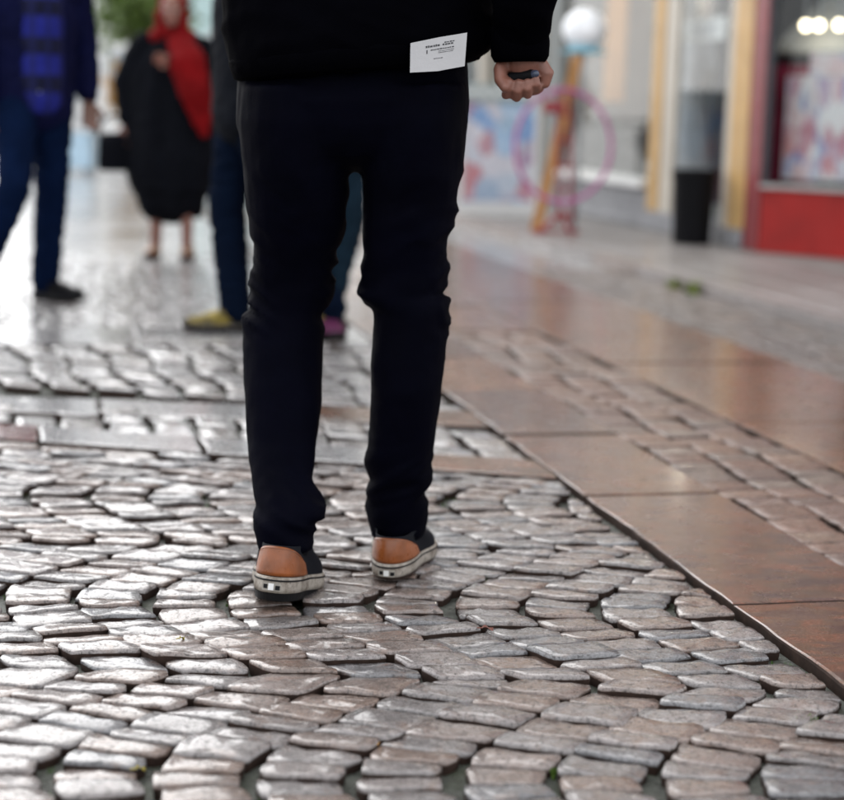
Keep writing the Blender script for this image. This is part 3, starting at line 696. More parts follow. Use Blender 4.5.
pb = empty('poster_board', G(497, 216, PZ), ST*0.3); tag(pb, 'white framed board with a pale blue and pink printed poster', 'sign board')
s_ = pb.location.y/FPX; hw, hh = 40*s_, 112*s_
fbox(pb, 'frame', -hw, hw, 0.0, 0.05, 0.0, 0.11, M_white); fbox(pb, 'frame', -hw, -hw+0.04, 0.0, 0.05, 0.113, hh, M_white); fbox(pb, 'frame', hw-0.04, hw, 0.0, 0.05, 0.113, hh, M_white)
fbox(pb, 'header', -hw-0.01, hw+0.01, -0.01, 0.05, hh+0.003, hh+0.14, plain('grey_green_header', (0.3, 0.36, 0.36), 0.5))
for k in range(6): fbox(pb, 'letter_stroke', -hw+0.06+k*0.1, -hw+0.12+k*0.1, -0.014, -0.0105, hh+0.045, hh+0.1, M_white)
fbox(pb, 'print', -hw+0.043, hw-0.043, 0.02, 0.03, 0.113, hh, print_mat('blue_print', [(0.10, 0.27, 0.52), (0.30, 0.45, 0.62), (0.06, 0.18, 0.45), (0.45, 0.16, 0.18), (0.2, 0.42, 0.58), (0.5, 0.5, 0.56)], 1.0, 6, 6))

ds = empty('display_stand', G(556, 243)); tag(ds, 'red wire display stand on the pavement left of the shop windows', 'display stand')
q = ds.location.y/FPX
M_red = plain('red_enamel', (0.20, 0.005, 0.01), 0.4); M_pink = plain('pink_plastic', (0.32, 0.06, 0.21), 0.4); M_wood = plain('varnished_wood', (0.40, 0.18, 0.04), 0.45, 0.2, 8)
def dsp(px, py, dy=0.0): p = P(px, py, ds.location.y+dy) - ds.location; return p
def wire(name, pts, r, mat, parent=ds, n=8):
    b = bmesh.new(); limb(b, pts, [r]*len(pts), n=n); return obj(name, b, mat, parent, smooth=True)
for px, dy in ((531, -0.12), (531, 0.16), (575, -0.12), (575, 0.16)):
    p = dsp(px, 240, 0); p.z = 0.012; p.y = dy; wire('foot', [p, Vector((dsp(562, 200).x, 0.02, 0.22))], 0.013, M_red)
for px in (559, 571): wire('upright', [Vector((dsp(px, 240).x, 0.02, 0.15)), Vector((dsp(px, 60).x, 0.02, dsp(565, 88).z))], 0.014, M_red)
for py in (215, 190, 165, 140, 115): wire('rung', [Vector((dsp(557, py).x, 0.02, dsp(565, py).z)), Vector((dsp(573, py).x, 0.02, dsp(565, py).z))], 0.010, M_red)
for z in (0.02, 0.09): wire('base_rail', [Vector((dsp(530, 240).x, -0.12, z)), Vector((dsp(577, 240).x, -0.12, z))], 0.010, M_red)
b = bmesh.new(); box(b, (dsp(543, 108).x, -0.10, dsp(553, 113).z), (dsp(564, 108).x, 0.0, dsp(553, 101).z), 0.012); obj('tray', b, M_red, ds)
wp = empty('wooden_pole', G(534, 238)); tag(wp, 'varnished wooden board leaning on the red display stand', 'board')
p0 = P(534, 236, wp.location.y) - wp.location; p1 = P(579, 52, wp.location.y+0.2) - wp.location
dv = (p1-p0).normalized(); sv = dv.cross(Vector((0, 1, 0))).normalized(); nv_ = dv.cross(sv)
b = bmesh.new(); loft(b, [[p + sv*(5.5*q*i) + nv_*(0.016*j) for i, j in ((-1, -1), (1, -1), (1, 1), (-1, 1))] for p in (p0, p1)]); obj('plank', b, M_wood, wp)
b = bmesh.new(); ell(b, p1 + Vector((0, 0, 0.02)), (0.05, 0.03, 0.035)); obj('cap', b, plain('orange_red_cap', (0.6, 0.12, 0.04), 0.5), wp, smooth=True)
hp = empty('hoop', G(563, 243)+Vector((0, -0.16, 0))); tag(hp, 'large pink plastic hoop hung on the red display stand', 'hoop')
hc = P(563, 146, hp.location.y) - hp.location; b = bmesh.new(); n1 = 48; rings = []
for i in range(n1+1):
    a = 2*math.pi*i/n1; cdir = Vector((math.cos(a)*47*q, 0.05*math.sin(a), math.sin(a)*54*q)); cu = cdir.normalized()
    rings.append([hc + cdir + (cu*math.cos(t) + Vector((0, 1, 0))*math.sin(t))*0.014 for t in [2*math.pi*m/8 for m in range(8)]])
loft(b, rings, cap=False); obj('ring', b, M_pink, hp, smooth=True)
hb = bmesh.new(); limb(hb, [hc + Vector((0, 0.02, 54*q)), hc + Vector((0.03, 0.16, 54*q+0.02))], [0.008, 0.008], n=6); obj('hook', hb, M_red, hp)
bl = empty('white_globe', G(585, 243)+Vector((0, 0.12, 0))); tag(bl, 'white round globe on a thin pole with a turquoise collar', 'globe')
gc = P(585, 30, bl.location.y) - bl.location; gr = 22*q
b = bmesh.new(); ell(b, gc, (gr, gr, gr*0.95), u=24, v=16); obj('globe', b, plain('white_plastic', (0.8, 0.82, 0.84), 0.4), bl, smooth=True)
M_turq = plain('turquoise_plastic', (0.1, 0.42, 0.55), 0.5)
b = bmesh.new(); limb(b, [gc - Vector((0, 0, gr*1.0)), gc - Vector((0, 0, gr*0.86))], [(gr*1.15, gr*0.9), (gr*0.7, gr*0.7)], n=20, hemi=False); obj('collar', b, M_turq, bl, smooth=True)
b = bmesh.new(); limb(b, [Vector((gc.x-0.02, 0, 0.01)), gc - Vector((0, 0, gr))], [0.016, 0.014], n=8); obj('pole', b, M_steel, bl, smooth=True)
b = bmesh.new(); limb(b, [Vector((gc.x-0.02, 0, 0.0)), Vector((gc.x-0.02, 0, 0.02))], [0.14, 0.13], n=20, hemi=False); obj('foot', b, M_steel, bl)

# ------------------------------------------------------------------ end of the street: buildings, tree, shrub, stall
def house(name, loc, wdt, hgt, dep, mat, label, nx, nz, rz=0.0):
    h = empty(name, loc, rz); tag(h, label, 'building')
    fbox(h, 'wall', -wdt/2, wdt/2, 0, dep, 0, hgt, mat)
    for i in range(nx):
        for j in range(nz):
            cx = -wdt/2 + (i+0.5)*wdt/nx; zb = 0.5 + j*hgt/nz + 0.35
            wn = fbox(h, 'window', cx-wdt/nx*0.3, cx+wdt/nx*0.3, -0.05, 0.02, zb, zb+hgt/nz*0.55, M_white)
            fbox(wn, 'pane', cx-wdt/nx*0.25, cx+wdt/nx*0.25, -0.058, -0.052, zb+0.12, zb+hgt/nz*0.55-0.12, plain('far_pane', (0.25, 0.3, 0.34), 0.1, bump=0.0))
    r = bmesh.new(); loft(r, [[(-wdt/2-0.3, -0.4, hgt), (wdt/2+0.3, -0.4, hgt), (wdt/2+0.3, dep+0.3, hgt), (-wdt/2-0.3, dep+0.3, hgt)], [(-wdt/2-0.3, dep*0.45, hgt+2), (wdt/2+0.3, dep*0.45, hgt+2), (wdt/2+0.3, dep*0.55, hgt+2), (-wdt/2-0.3, dep*0.55, hgt+2)]])
    obj('roof', r, plain('roof_slate', (0.1, 0.1, 0.11), 0.7), h); return h
M_pale = plain('pale_render', (0.8, 0.8, 0.79), 0.8, 0.06, 2)
def far_at(px, Y): p = P(px, 200, Y); return Vector((p.x, Y, 0))
house('white_building', far_at(80, 36), 2.4, 6.5, 6, M_pale, 'white building at the end of the street beside the green tree', 3, 3)
house('turquoise_building', far_at(222, 44), 4.2, 7, 8, plain('turquoise_render', (0.5, 0.66, 0.66), 0.8), 'pale turquoise building far behind the red headscarf', 3, 2)
def leafmat(name, c): return plain(name, c, 0.5, 0.45, 3.0, 0.0)
def tree(name, loc, label, trunk_h, crown_c, crown_r, nleaf, leaf, mat, cat='tree', seed=1):
    t = empty(name, loc); tag(t, label, cat); rg = random.Random(seed)
    b = bmesh.new(); limb(b, [(0, 0, -0.05), (0.05, 0, trunk_h*0.5), (0.0, 0.05, trunk_h)], [0.16*trunk_h/2, 0.12*trunk_h/2, 0.08*trunk_h/2], n=10)
    clumps = []
    for i in range(16):
        d = Vector((rg.gauss(0, 1), rg.gauss(0, 1), rg.gauss(0, 1))).normalized()*rg.uniform(0.35, 0.95)
        c = Vector((crown_c[0]+d.x*crown_r[0], crown_c[1]+d.y*crown_r[1], crown_c[2]+d.z*crown_r[2])); clumps.append((c, rg.uniform(0.28, 0.5)))
        limb(b, [(0, 0.03, trunk_h*rg.uniform(0.6, 1.0)), c], [0.05*trunk_h/2, 0.012], n=6)
    obj('trunk', b, plain('bark', (0.08, 0.06, 0.045), 0.9), t, smooth=True)
    vs, fs = [], []
    for i in range(nleaf):
        c, r = rg.choice(clumps); d = Vector((rg.gauss(0, 1), rg.gauss(0, 1), rg.gauss(0, 1)))*r*0.5
        p = c + Vector((d.x*crown_r[0], d.y*crown_r[1], d.z*crown_r[2])); a = Vector((rg.gauss(0, 1), rg.gauss(0, 1), rg.gauss(0, 1))).normalized(); o_ = a.orthogonal().normalized()*leaf; q_ = a.cross(o_)*0.6
        k = len(vs); vs += [p-o_, p+q_, p+o_, p-q_]; fs.append((k, k+1, k+2, k+3))
    me = bpy.data.meshes.new('crown'); me.from_pydata(vs, [], fs); obj('crown', me, mat, t)
tree('street_tree', far_at(150, 27), 'green leafy tree behind the woman in the red headscarf', 1.7, (0, 0, 2.7), (0.75, 0.8, 1.25), 3800, 0.085, leafmat('green_leaves', (0.10, 0.16, 0.03)), seed=3)
tree('autumn_shrub', far_at(128, 25), 'yellow orange autumn shrub below the green tree', 0.45, (0, 0, 0.95), (0.28, 0.3, 0.6), 1300, 0.05, leafmat('orange_leaves', (0.42, 0.22, 0.03)), 'shrub', seed=5)
sl = empty('market_box', far_at(66, 22)); tag(sl, 'pale blue box standing far down the street behind the man', 'box')
Mpb = plain('pale_blue_plastic', (0.45, 0.62, 0.75), 0.5)
fbox(sl, 'body', -0.32, 0.32, 0, 0.5, 0.05, 0.52, Mpb, 0.02); fbox(sl, 'lid', -0.34, 0.34, -0.02, 0.52, 0.523, 0.58, M_white, 0.015)
for sx in (-0.26, 0.26): fbox(sl, 'foot', sx-0.04, sx+0.04, 0.1, 0.4, 0, 0.048, M_steel)

# ================================================================== people
def cloth_mat(name, c, rough=0.85, var=0.25, weave=900, spec=0.25, bump=0.25):
    if name in MATS: return MATS[name]
    b = NB(name); p = b.pos(obj_space=True)
    cc = b.ramp(b.noise(p, 9, 5), [(0.3, tuple(x*(1-var) for x in c)), (0.7, tuple(x*(1+var) for x in c))])
    wv = b.n('TexWave'); wv.inputs['Scale'].default_value = weave/6.28; wv.inputs['Distortion'].default_value = 1.0
    mp = b.n('Mapping'); mp.inputs['Rotation'].default_value = (0.4, 0.3, 0.7); b.l(p, mp.inputs[0]); b.l(mp.outputs[0], wv.inputs['Vector'])
    n1 = b.bump(b.noise(p, 30, 5, 0.6), bump, 0.006); n2 = b.bump(wv.outputs['Fac'], 0.12, 0.001, n1)
    MATS[name] = b.set(color=cc, rough=rough, normal=n2, spec=spec); return MATS[name]
def skin_mat(name, c):
    if name in MATS: return MATS[name]
    b = NB(name); p = b.pos(obj_space=True)
    cc = b.ramp(b.noise(p, 40, 4), [(0.3, tuple(x*0.82 for x in c)), (0.7, tuple(min(1, x*1.12) for x in c))])
    MATS[name] = b.set(color=cc, rough=0.5, normal=b.bump(b.noise(p, 240, 4), 0.15, 0.002)); return MATS[name]
M_skin = skin_mat('fair_skin', (0.19, 0.078, 0.055)); M_tan = skin_mat('tan_skin', (0.14, 0.068, 0.048))
M_hair = cloth_mat('brown_hair', (0.03, 0.02, 0.014), 0.6)
def grimy_rubber():
    b = NB('dirty_white_rubber'); p = b.pos(obj_space=True)
    c = b.mix((0.30, 0.27, 0.235), (0.09, 0.065, 0.045), b.ramp(b.noise(p, 34, 6, 0.7), [(0.42, 0.0), (0.62, 0.85)]))
    c = b.mix(c, (0.05, 0.042, 0.035), b.ramp(b.noise(p, 160, 4, 0.7), [(0.58, 0.0), (0.68, 0.8)]))
    return b.set(color=c, rough=0.65, normal=b.bump(b.noise(p, 150, 4), 0.3, 0.002), spec=0.3)
M_rubber = grimy_rubber()
M_tan_leather = plain('orange_brown_leather', (0.20, 0.055, 0.012), 0.34, 0.3, 26, 0.25, 90, dist=0.003)
M_canvas = cloth_mat('navy_canvas', (0.004, 0.0048, 0.008), 0.85, weave=2600, spec=0.15)
M_blackrub = plain('black_rubber', (0.005, 0.005, 0.006), 0.6, spec=0.15)
M_outsole = plain('brown_outsole', (0.03, 0.014, 0.009), 0.7, 0.3, 20)

def shoe(parent, M, length=0.285, upper=None, sole=None, heel=None, stripe=None, label=None, marks=False, outsole=None, n=48, out_t=0.004):
    """low sneaker: local y to the toe, heel at y=0, z up; M places it"""
    L = length
    def outline(k=1.0, y0=0.0, y1=None):
        y1 = L if y1 is None else y1; pts = []
        for i in range(n):
            a = 2*math.pi*i/n; c, s = math.cos(a), math.sin(a)
            y = (0.5 - 0.5*c); wmax = 0.037 + 0.017*math.exp(-((y-0.70)/0.26)**2) - 0.004*math.exp(-((y-0.42)/0.12)**2)
            e = (1-abs(2*y-1)**2.7)**(1/2.2) if abs(2*y-1) < 1 else 0
            x = math.copysign(wmax*e, s) if abs(s) > 1e-6 else 0.0
            x -= 0.010*math.exp(-((y-0.9)/0.3)**2)*0.3
            cy = (y1+y0)/2; yy = y0 + (y1-y0)*y
            pts.append(Vector((x*k, cy+(yy-cy)*1.0, 0)))
        return pts
    def spring(p): return Vector((p.x, p.y, p.z + 0.016*max(0, (p.y/L-0.72)/0.28)**2))
    def ringz(k, z, y0=0.0, y1=None): return [M @ spring(p + Vector((0, 0, z))) for p in outline(k, y0, y1)]
    ub = bmesh.new()
    lv = [(0.97, 0.024, 0.003, L*0.985), (0.985, 0.033, 0.003, L*0.985), (0.97, 0.044, 0.002, L*0.965), (0.93, 0.055, 0.002, L*0.90), (0.86, 0.066, 0.003, L*0.78), (0.80, 0.078, 0.006, L*0.62), (0.78, 0.088, 0.009, L*0.52), (0.74, 0.0885, 0.014, L*0.50), (0.70, 0.07, 0.018, L*0.48)]
    rg = [ringz(*a) for a in lv]
    loft(ub, rg); U = obj('shoe', ub, upper, parent, smooth=True)
    if label: tag(U, label)
    sb = bmesh.new(); loft(sb, [ringz(0.92, 0.0, 0.006, L*0.98), ringz(1.03, 0.003, -0.004, L+0.003), ringz(1.06, 0.010, -0.006, L+0.005), ringz(1.055, 0.028, -0.005, L+0.004), ringz(1.03, 0.0315, -0.002, L), ringz(0.96, 0.0315, 0.006, L*0.985)]); obj('sole', sb, sole, U, smooth=True)
    ob = bmesh.new(); loft(ob, [ringz(0.98, -out_t, 0.004, L*0.995), ringz(1.0, 0.0008, -0.001, L)]); obj('outsole', ob, outsole or M_outsole, U)
    if stripe:
        tb = bmesh.new(); loft(tb, [ringz(1.058, 0.0235, -0.0058, L+0.0046), ringz(1.072, 0.0238, -0.0072, L+0.006), ringz(1.070, 0.0266, -0.0070, L+0.0058), ringz(1.05, 0.0268, -0.0045, L+0.0036)], cap=False); obj('stripe', tb, stripe, U, smooth=True)
    if heel:
        hb = bmesh.new(); seg = 24; rows = 8; grid = []
        idx = lambda f: (f % n)
        def surf(ai, zf):         # position on the upper at outline angle index ai and height fraction zf
            k = zf*5.0; r0 = int(min(4, k)); f = k-r0
            def at(r):
                i0 = math.floor(ai); fr = ai-i0; return rg[r][i0 % n]*(1-fr) + rg[r][(i0+1) % n]*fr
            return at(r0+1)*(1-f) + at(r0+2)*f
        cen = M @ Vector((0, L*0.16, 0.05)); Ax = M.to_3x3()
        inner = []
        for j in range(rows+1):
            row = []; rin = []
            for i in range(seg+1):
                s = -1+2*i/seg; top = (1-abs(s)**2.6)**0.5 if abs(s) < 1 else 0.0
                p = surf(s*n*0.205, 0.98*top*j/rows); nn = (p-cen); nz = Ax @ Vector((0, 0, 1)); nn = (nn - nz*nn.dot(nz)).normalized()
                row.append(p + nn*0.0024); rin.append(p + nn*0.0004)
            grid.append(row); inner.append(rin)
        vg = [[hb.verts.new(p) for p in r] for r in grid]
        for j in range(rows):
            for i in range(seg): hb.faces.new((vg[j][i], vg[j][i+1], vg[j+1][i+1], vg[j+1][i]))
        bmesh.ops.remove_doubles(hb, verts=hb.verts, dist=0.0003); bmesh.ops.recalc_face_normals(hb, faces=hb.faces)
        HO = obj('heel_panel', hb, heel, U, smooth=True)
        if marks:
            eb = bmesh.new(); prev = None
            for i in range(1, seg*3):
                s = -0.93+1.86*i/(seg*3); p = surf(s*n*0.205, 0.90*((1-abs(s)**2.6)**0.5)); nn = p-cen; nz = Ax @ Vector((0, 0, 1)); nn = (nn - nz*nn.dot(nz)).normalized(); p = p + nn*0.0034
                if prev is not None and i % 2: limb(eb, [prev, p], [0.00055, 0.00055], n=5, hemi=False)
                prev = p
            obj('stitching', eb, plain('thread', (0.10, 0.035, 0.012), 0.8), U); md = HO.modifiers.new('thick', 'SOLIDIFY'); md.thickness = 0.0016; md.offset = 0
    if marks:
        def plate(nm, x0, x1, z0, z1, proud, mat):
            b = bmesh.new(); k = 6; fr, bk = [], []
            for z in (z0, z1):
                for i in range(k+1):
                    x = x0+(x1-x0)*i/k; y = -0.006 + (x*x)/(2*0.035) - proud
                    fr.append(b.verts.new(M @ Vector((x, y, z))))
            for i in range(k): b.faces.new((fr[i], fr[i+1], fr[k+2+i], fr[k+1+i]))
            o = obj(nm, b, mat, U); md = o.modifiers.new('thick', 'SOLIDIFY'); md.thickness = 0.0008; return o
        plate('heel_tab', -0.0135, 0.0135, 0.006, 0.021, 0.0012, plain('tab_grey', (0.24, 0.22, 0.19), 0.6, 0.3, 60))
        plate('heel_tab_mark', -0.0045, 0.0035, 0.0075, 0.0195, 0.0022, M_white)
        plate('heel_tab_mark', -0.0115, -0.006, 0.0100, 0.0175, 0.0022, M_blackrub)
        plate('heel_tab_mark', 0.006, 0.0125, 0.0085, 0.0165, 0.0022, M_blackrub)
    return U

def hand_shape(b, wrist, dirv, nrm, s=1.0, curl=0.35, thumb=1):
    """open relaxed hand: palm plus five separate fingers"""
    d = Vector(dirv).normalized(); q = Vector(nrm).normalized(); x = d.cross(q).normalized(); w0 = Vector(wrist)
    limb(b, [w0 - d*0.02*s, w0 + d*0.03*s, w0 + d*0.085*s], [(0.026*s, 0.02*s), (0.036*s, 0.016*s), (0.040*s, 0.013*s)], side=x)
    for i, (o, L) in enumerate(((-0.030, 0.068), (-0.010, 0.078), (0.011, 0.073), (0.031, 0.056))):
        p = w0 + d*0.082*s + x*o*s; pts = [p]; dd = d.copy()
        for k in range(3):
            dd = (dd + q*curl).normalized(); p = p + dd*(L*s/3); pts.append(p)
        limb(b, pts, [0.0092*s, 0.009*s, 0.0082*s, 0.007*s], n=8)
    p = w0 + d*0.03*s - x*0.032*s*thumb; t1 = p + (d*0.7 - x*0.7*thumb + q*0.3).normalized()*0.035*s; t2 = t1 + (d + q*0.35 - x*0.1*thumb).normalized()*0.03*s
    limb(b, [p, t1, t2], [0.0125*s, 0.0105*s, 0.0085*s], n=8)
def head_shape(b, c, s=1.0, face=(0, -1, 0)):
    c = Vector(c); M = Matrix.Rotation(math.atan2(face[0], -face[1]), 4, 'Z')
    def pt(x, y, z): return c + (M @ Vector((x*s, y*s, z*s)))
    ell(b, c + Vector((0, 0, 0.025*s)), (0.076*s, 0.094*s, 0.09*s), M)
    ell(b, pt(0, -0.028, -0.045), (0.058*s, 0.062*s, 0.072*s), M); ell(b, pt(0, -0.072, -0.092), (0.022*s, 0.018*s, 0.018*s), M)
    limb(b, [pt(0, -0.088, 0.012), pt(0, -0.112, -0.03)], [0.008*s, 0.013*s], n=8)
    limb(b, [pt(-0.022, -0.082, -0.062), pt(0.022, -0.082, -0.062)], [0.008*s, 0.008*s], n=8)
    for sx in (-1, 1):
        ell(b, pt(sx*0.078, 0.005, -0.005), (0.010*s, 0.022*s, 0.032*s), M); ell(b, pt(sx*0.04, -0.066, -0.025), (0.022*s, 0.02*s, 0.018*s), M)
        limb(b, [pt(sx*0.014, -0.09, 0.022), pt(sx*0.05, -0.076, 0.024)], [0.008*s, 0.007*s], n=8)
    limb(b, [pt(0, 0.02, -0.17), pt(0, 0.012, -0.06)], [0.056*s, 0.054*s])
    return pt
def face_details(parent, pt, s=1.0):
    for sx in (-1, 1):
        e = bmesh.new(); ell(e, pt(sx*0.031, -0.083, 0.0), (0.0125*s, 0.008*s, 0.008*s)); o = obj('eye', e, plain('eye_white', (0.7, 0.68, 0.66), 0.2), parent, smooth=True)
        i = bmesh.new(); ell(i, pt(sx*0.031, -0.0895, 0.0), (0.006*s, 0.003*s, 0.006*s)); obj('iris', i, plain('iris_dark', (0.03, 0.02, 0.015), 0.2), o, smooth=True)
    m = bmesh.new(); limb(m, [pt(-0.022, -0.089, -0.062), pt(0, -0.095, -0.063), pt(0.022, -0.089, -0.062)], [0.004*s, 0.0065*s, 0.004*s], n=8); obj('lips', m, skin_mat('lip_skin', (0.42, 0.15, 0.13)), parent, smooth=True)
def hair_cap(parent, pt, s=1.0, mat=None):
    h = bmesh.new(); ell(h, pt(0, 0.012, 0.04), (0.086*s, 0.102*s, 0.09*s)); ell(h, pt(0, 0.045, -0.02), (0.078*s, 0.062*s, 0.075*s))
    fuse('hair', h, 0.01, mat or M_hair, parent, disp=lambda p: 0.005*noise.noise(Vector((p.x*60, p.y*60, p.z*25))))
def fold(A, fx, fz, mask=None):
    def f(p):
        m = mask(p) if mask else 1.0
        if m < 0.01: return 0.0
        n_ = noise.noise(Vector((p.x*fx + 0.35*p.z*fz, p.y*fx, p.z*fz - p.x*fz*0.35))); return A*m*(1-2*abs(n_)*1.4)
    return f

# ------------------------------------------------------------------ the walker in the foreground
YB = 3.2
base = Vector((G(340, 590).x, 3.16, 0)); walker = empty('person', base)
tag(walker, 'person in dark jacket and black trousers walking away over the cobbles', 'person')
def Q(px, py, Y): return P(px, py, Y) - base
def body_rings(rows, n=26, ry=None):
    """rows: (py, x_left, x_right, Y, depth half-size)"""
    out = []
    for py, xl, xr_, Y, dep in rows:
        a, c = Q(xl, py, Y), Q(xr_, py, Y); m = (a+c)/2; hx = (c-a)/2
        out.append([m + hx*math.cos(t) + Vector((0, 1, 0))*dep*math.sin(t) for t in [2*math.pi*i/n for i in range(n)]])
    return out
M_trousers = cloth_mat('near_black_trousers', (0.0006, 0.0007, 0.0032), 0.75, weave=1500, spec=0.03)
M_jacket = cloth_mat('black_jacket', (0.0005, 0.0005, 0.0012), 0.9, weave=1100, spec=0.015)
def leg_rows(rows): return rows
LEFT = [(548, 259, 313, 3.065, 0.056), (542, 257, 315, 3.06, 0.060), (534, 255, 315, 3.065, 0.064), (523, 252.5, 316, 3.07, 0.066), (515, 252, 324, 3.075, 0.067), (506, 256, 325, 3.08, 0.066), (498, 255, 322, 3.085, 0.064), (482, 252, 312.5, 3.10, 0.062), (462, 249, 314, 3.12, 0.066), (437, 247, 318, 3.14, 0.072), (400, 245, 322, 3.17, 0.078), (350, 243, 323, 3.20, 0.078), (330, 243.5, 325, 3.21, 0.076), (316, 244, 323, 3.215, 0.074), (309, 249, 325, 3.22, 0.076), (292, 250, 332, 3.22, 0.080), (281, 249, 334, 3.22, 0.082), (264, 253, 336, 3.21, 0.083), (252, 254, 338, 3.20, 0.085), (223, 249, 347, 3.18, 0.095), (205, 246, 347.5, 3.17, 0.100), (175, 244, 349, 3.16, 0.112), (150, 241, 352, 3.16, 0.124), (120, 238, 356, 3.16, 0.134), (85, 240, 356, 3.16, 0.130)]
RIGHT = [(537, 373, 423, 3.24, 0.054), (534, 371, 425, 3.24, 0.058), (528, 370, 427, 3.24, 0.060), (507, 365.5, 428.5, 3.235, 0.060), (499, 367.5, 429, 3.23, 0.058), (480, 366, 430, 3.22, 0.058), (462, 365, 432, 3.215, 0.062), (440, 368, 435, 3.21, 0.067), (420, 370, 438, 3.20, 0.071), (390, 371, 442, 3.19, 0.076), (358, 371, 445, 3.19, 0.077), (325, 373, 449, 3.19, 0.077), (311, 375, 450, 3.19, 0.078), (300, 361, 449, 3.19, 0.079), (294, 358, 440, 3.19, 0.078), (284, 362, 446, 3.19, 0.080), (268, 362.5, 450, 3.19, 0.082), (252, 362, 446, 3.18, 0.084), (223, 362.5, 452, 3.17, 0.092), (200, 362.5, 457, 3.17, 0.098), (178, 362, 461, 3.16, 0.110), (150, 357, 465, 3.16, 0.124), (120, 352, 468, 3.16, 0.134), (85, 352, 468, 3.16, 0.130)]
HIPS = [(171, 325, 385, 3.17, 0.04), (164, 285, 425, 3.17, 0.08), (154, 256, 455, 3.165, 0.105), (142, 242, 466, 3.16, 0.118), (124, 236, 468, 3.16, 0.132), (100, 236, 469, 3.16, 0.142), (70, 237, 468, 3.17, 0.130), (30, 245, 462, 3.18, 0.115), (0, 250, 458, 3.18, 0.108)]
LEFT = [(r_[0], r_[1], r_[2], r_[3] - 0.05*max(0, min(1, (r_[0]-440)/70)), r_[4]) for r_ in LEFT]      # trailing foot, lower leg swung back
tb = bmesh.new(); loft(tb, body_rings(LEFT)); loft(tb, body_rings(RIGHT)); loft(tb, body_rings(HIPS[:]))
zk = lambda z0, s: (lambda p: math.exp(-((p.z-z0)/s)**2))
def trouser_folds(p):
    z = p.z; d = 0.0
    for z0, s, A, fz in ((0.52, 0.11, 0.0058, 40), (0.17, 0.08, 0.0045, 44), (0.70, 0.09, 0.006, 26)):
        m = math.exp(-((z-z0)/s)**2)
        if m > 0.02:
            irr = max(0.0, 0.45 + 1.5*noise.noise(Vector((p.x*7+3, p.y*7, z*8)))); n_ = noise.noise(Vector((p.x*8+irr*0.8, p.y*8, z*fz*0.8 + p.x*fz*(0.5 if p.x < -0.02 else -0.4)))); d += 1.0*A*m*irr*(1-3.2*abs(n_))
    d += 0.0022*noise.noise(Vector((p.x*30, p.y*30, z*22)))
    return d
fuse('trousers', tb, 0.0065, M_trousers, walker, smooth=3, disp=trouser_folds)
# seams and pocket
# jacket
JR = [(73, 243, 470, 3.155, 0.145), (68, 236, 476, 3.155, 0.155), (60, 231, 489, 3.155, 0.162), (45, 227, 493, 3.155, 0.165), (28, 223, 494, 3.16, 0.160), (0, 223, 493, 3.17, 0.150)]
jb = bmesh.new(); rr = body_rings(JR, 30)
def tilt(r, k): return [Vector((p.x, p.y, p.z + (p.x-0.0)*0.09*k)) for p in r]
rr = [tilt(r, k) for r, k in zip(rr, (1, 1, 0.8, 0.5, 0.2, 0))]
cxw = Q(356, 0, 3.17).x
for z, hx, dy, yy in ((1.18, 0.215, 0.13, 0.03), (1.30, 0.215, 0.125, 0.05), (1.40, 0.20, 0.11, 0.06), (1.46, 0.13, 0.085, 0.07), (1.50, 0.075, 0.07, 0.075)):
    rr.append([Vector((cxw + hx*math.cos(t), yy + dy*math.sin(t), z)) for t in [2*math.pi*i/30 for i in range(30)]])
loft(jb, rr)
wr = Q(523, 62, 3.10); el = Q(528, -25, 3.05); sh = Vector((cxw+0.19, 0.06, 1.41))
limb(jb, [sh, (sh+el)/2 + Vector((0.02, 0, 0)), el, Q(523, 10, 3.07), Q(521, 28, 3.09), Q(520, 38, 3.1)], [0.075, 0.068, 0.06, 0.052, 0.050, 0.046], n=18)
lsh = Vector((cxw-0.19, 0.06, 1.41)); lel = Vector((cxw-0.205, 0.05, 1.13)); lwr = Vector((cxw-0.15, 0.17, 0.98))
limb(jb, [lsh, lel, lwr], [0.075, 0.06, 0.05], n=16)
fuse('jacket', jb, 0.008, M_jacket, walker, smooth=3, disp=lambda p: 0.005*(1-2.6*abs(noise.noise(Vector((p.x*7, p.y*7, p.z*20+p.x*6))))) + 0.002*noise.noise(p*30))
# hem band standing slightly proud, following the tilt
hb = bmesh.new(); h0 = body_rings([(72, 240, 471, 3.155, 0.152), (70, 234, 479, 3.155, 0.161), (54, 228.5, 489.5, 3.155, 0.168), (50, 229, 489, 3.155, 0.163)], 40)
loft(hb, [tilt(r, 0.9) for r in h0]); obj('jacket_hem', hb, M_jacket, walker, smooth=True)
cf = bmesh.new(); limb(cf, [Q(520, 25, 3.095), Q(520, 42, 3.1), Q(520, 56, 3.1), Q(520, 62, 3.1)], [0.049, 0.0535, 0.052, 0.046], n=24, hemi=False); obj('jacket_cuff', cf, M_jacket, walker, smooth=True)
co = bmesh.new(); limb(co, [(cxw, 0.075, 1.47), (cxw, 0.078, 1.54)], [0.078, 0.07], n=20); fuse('collar', co, 0.012, M_jacket, walker)
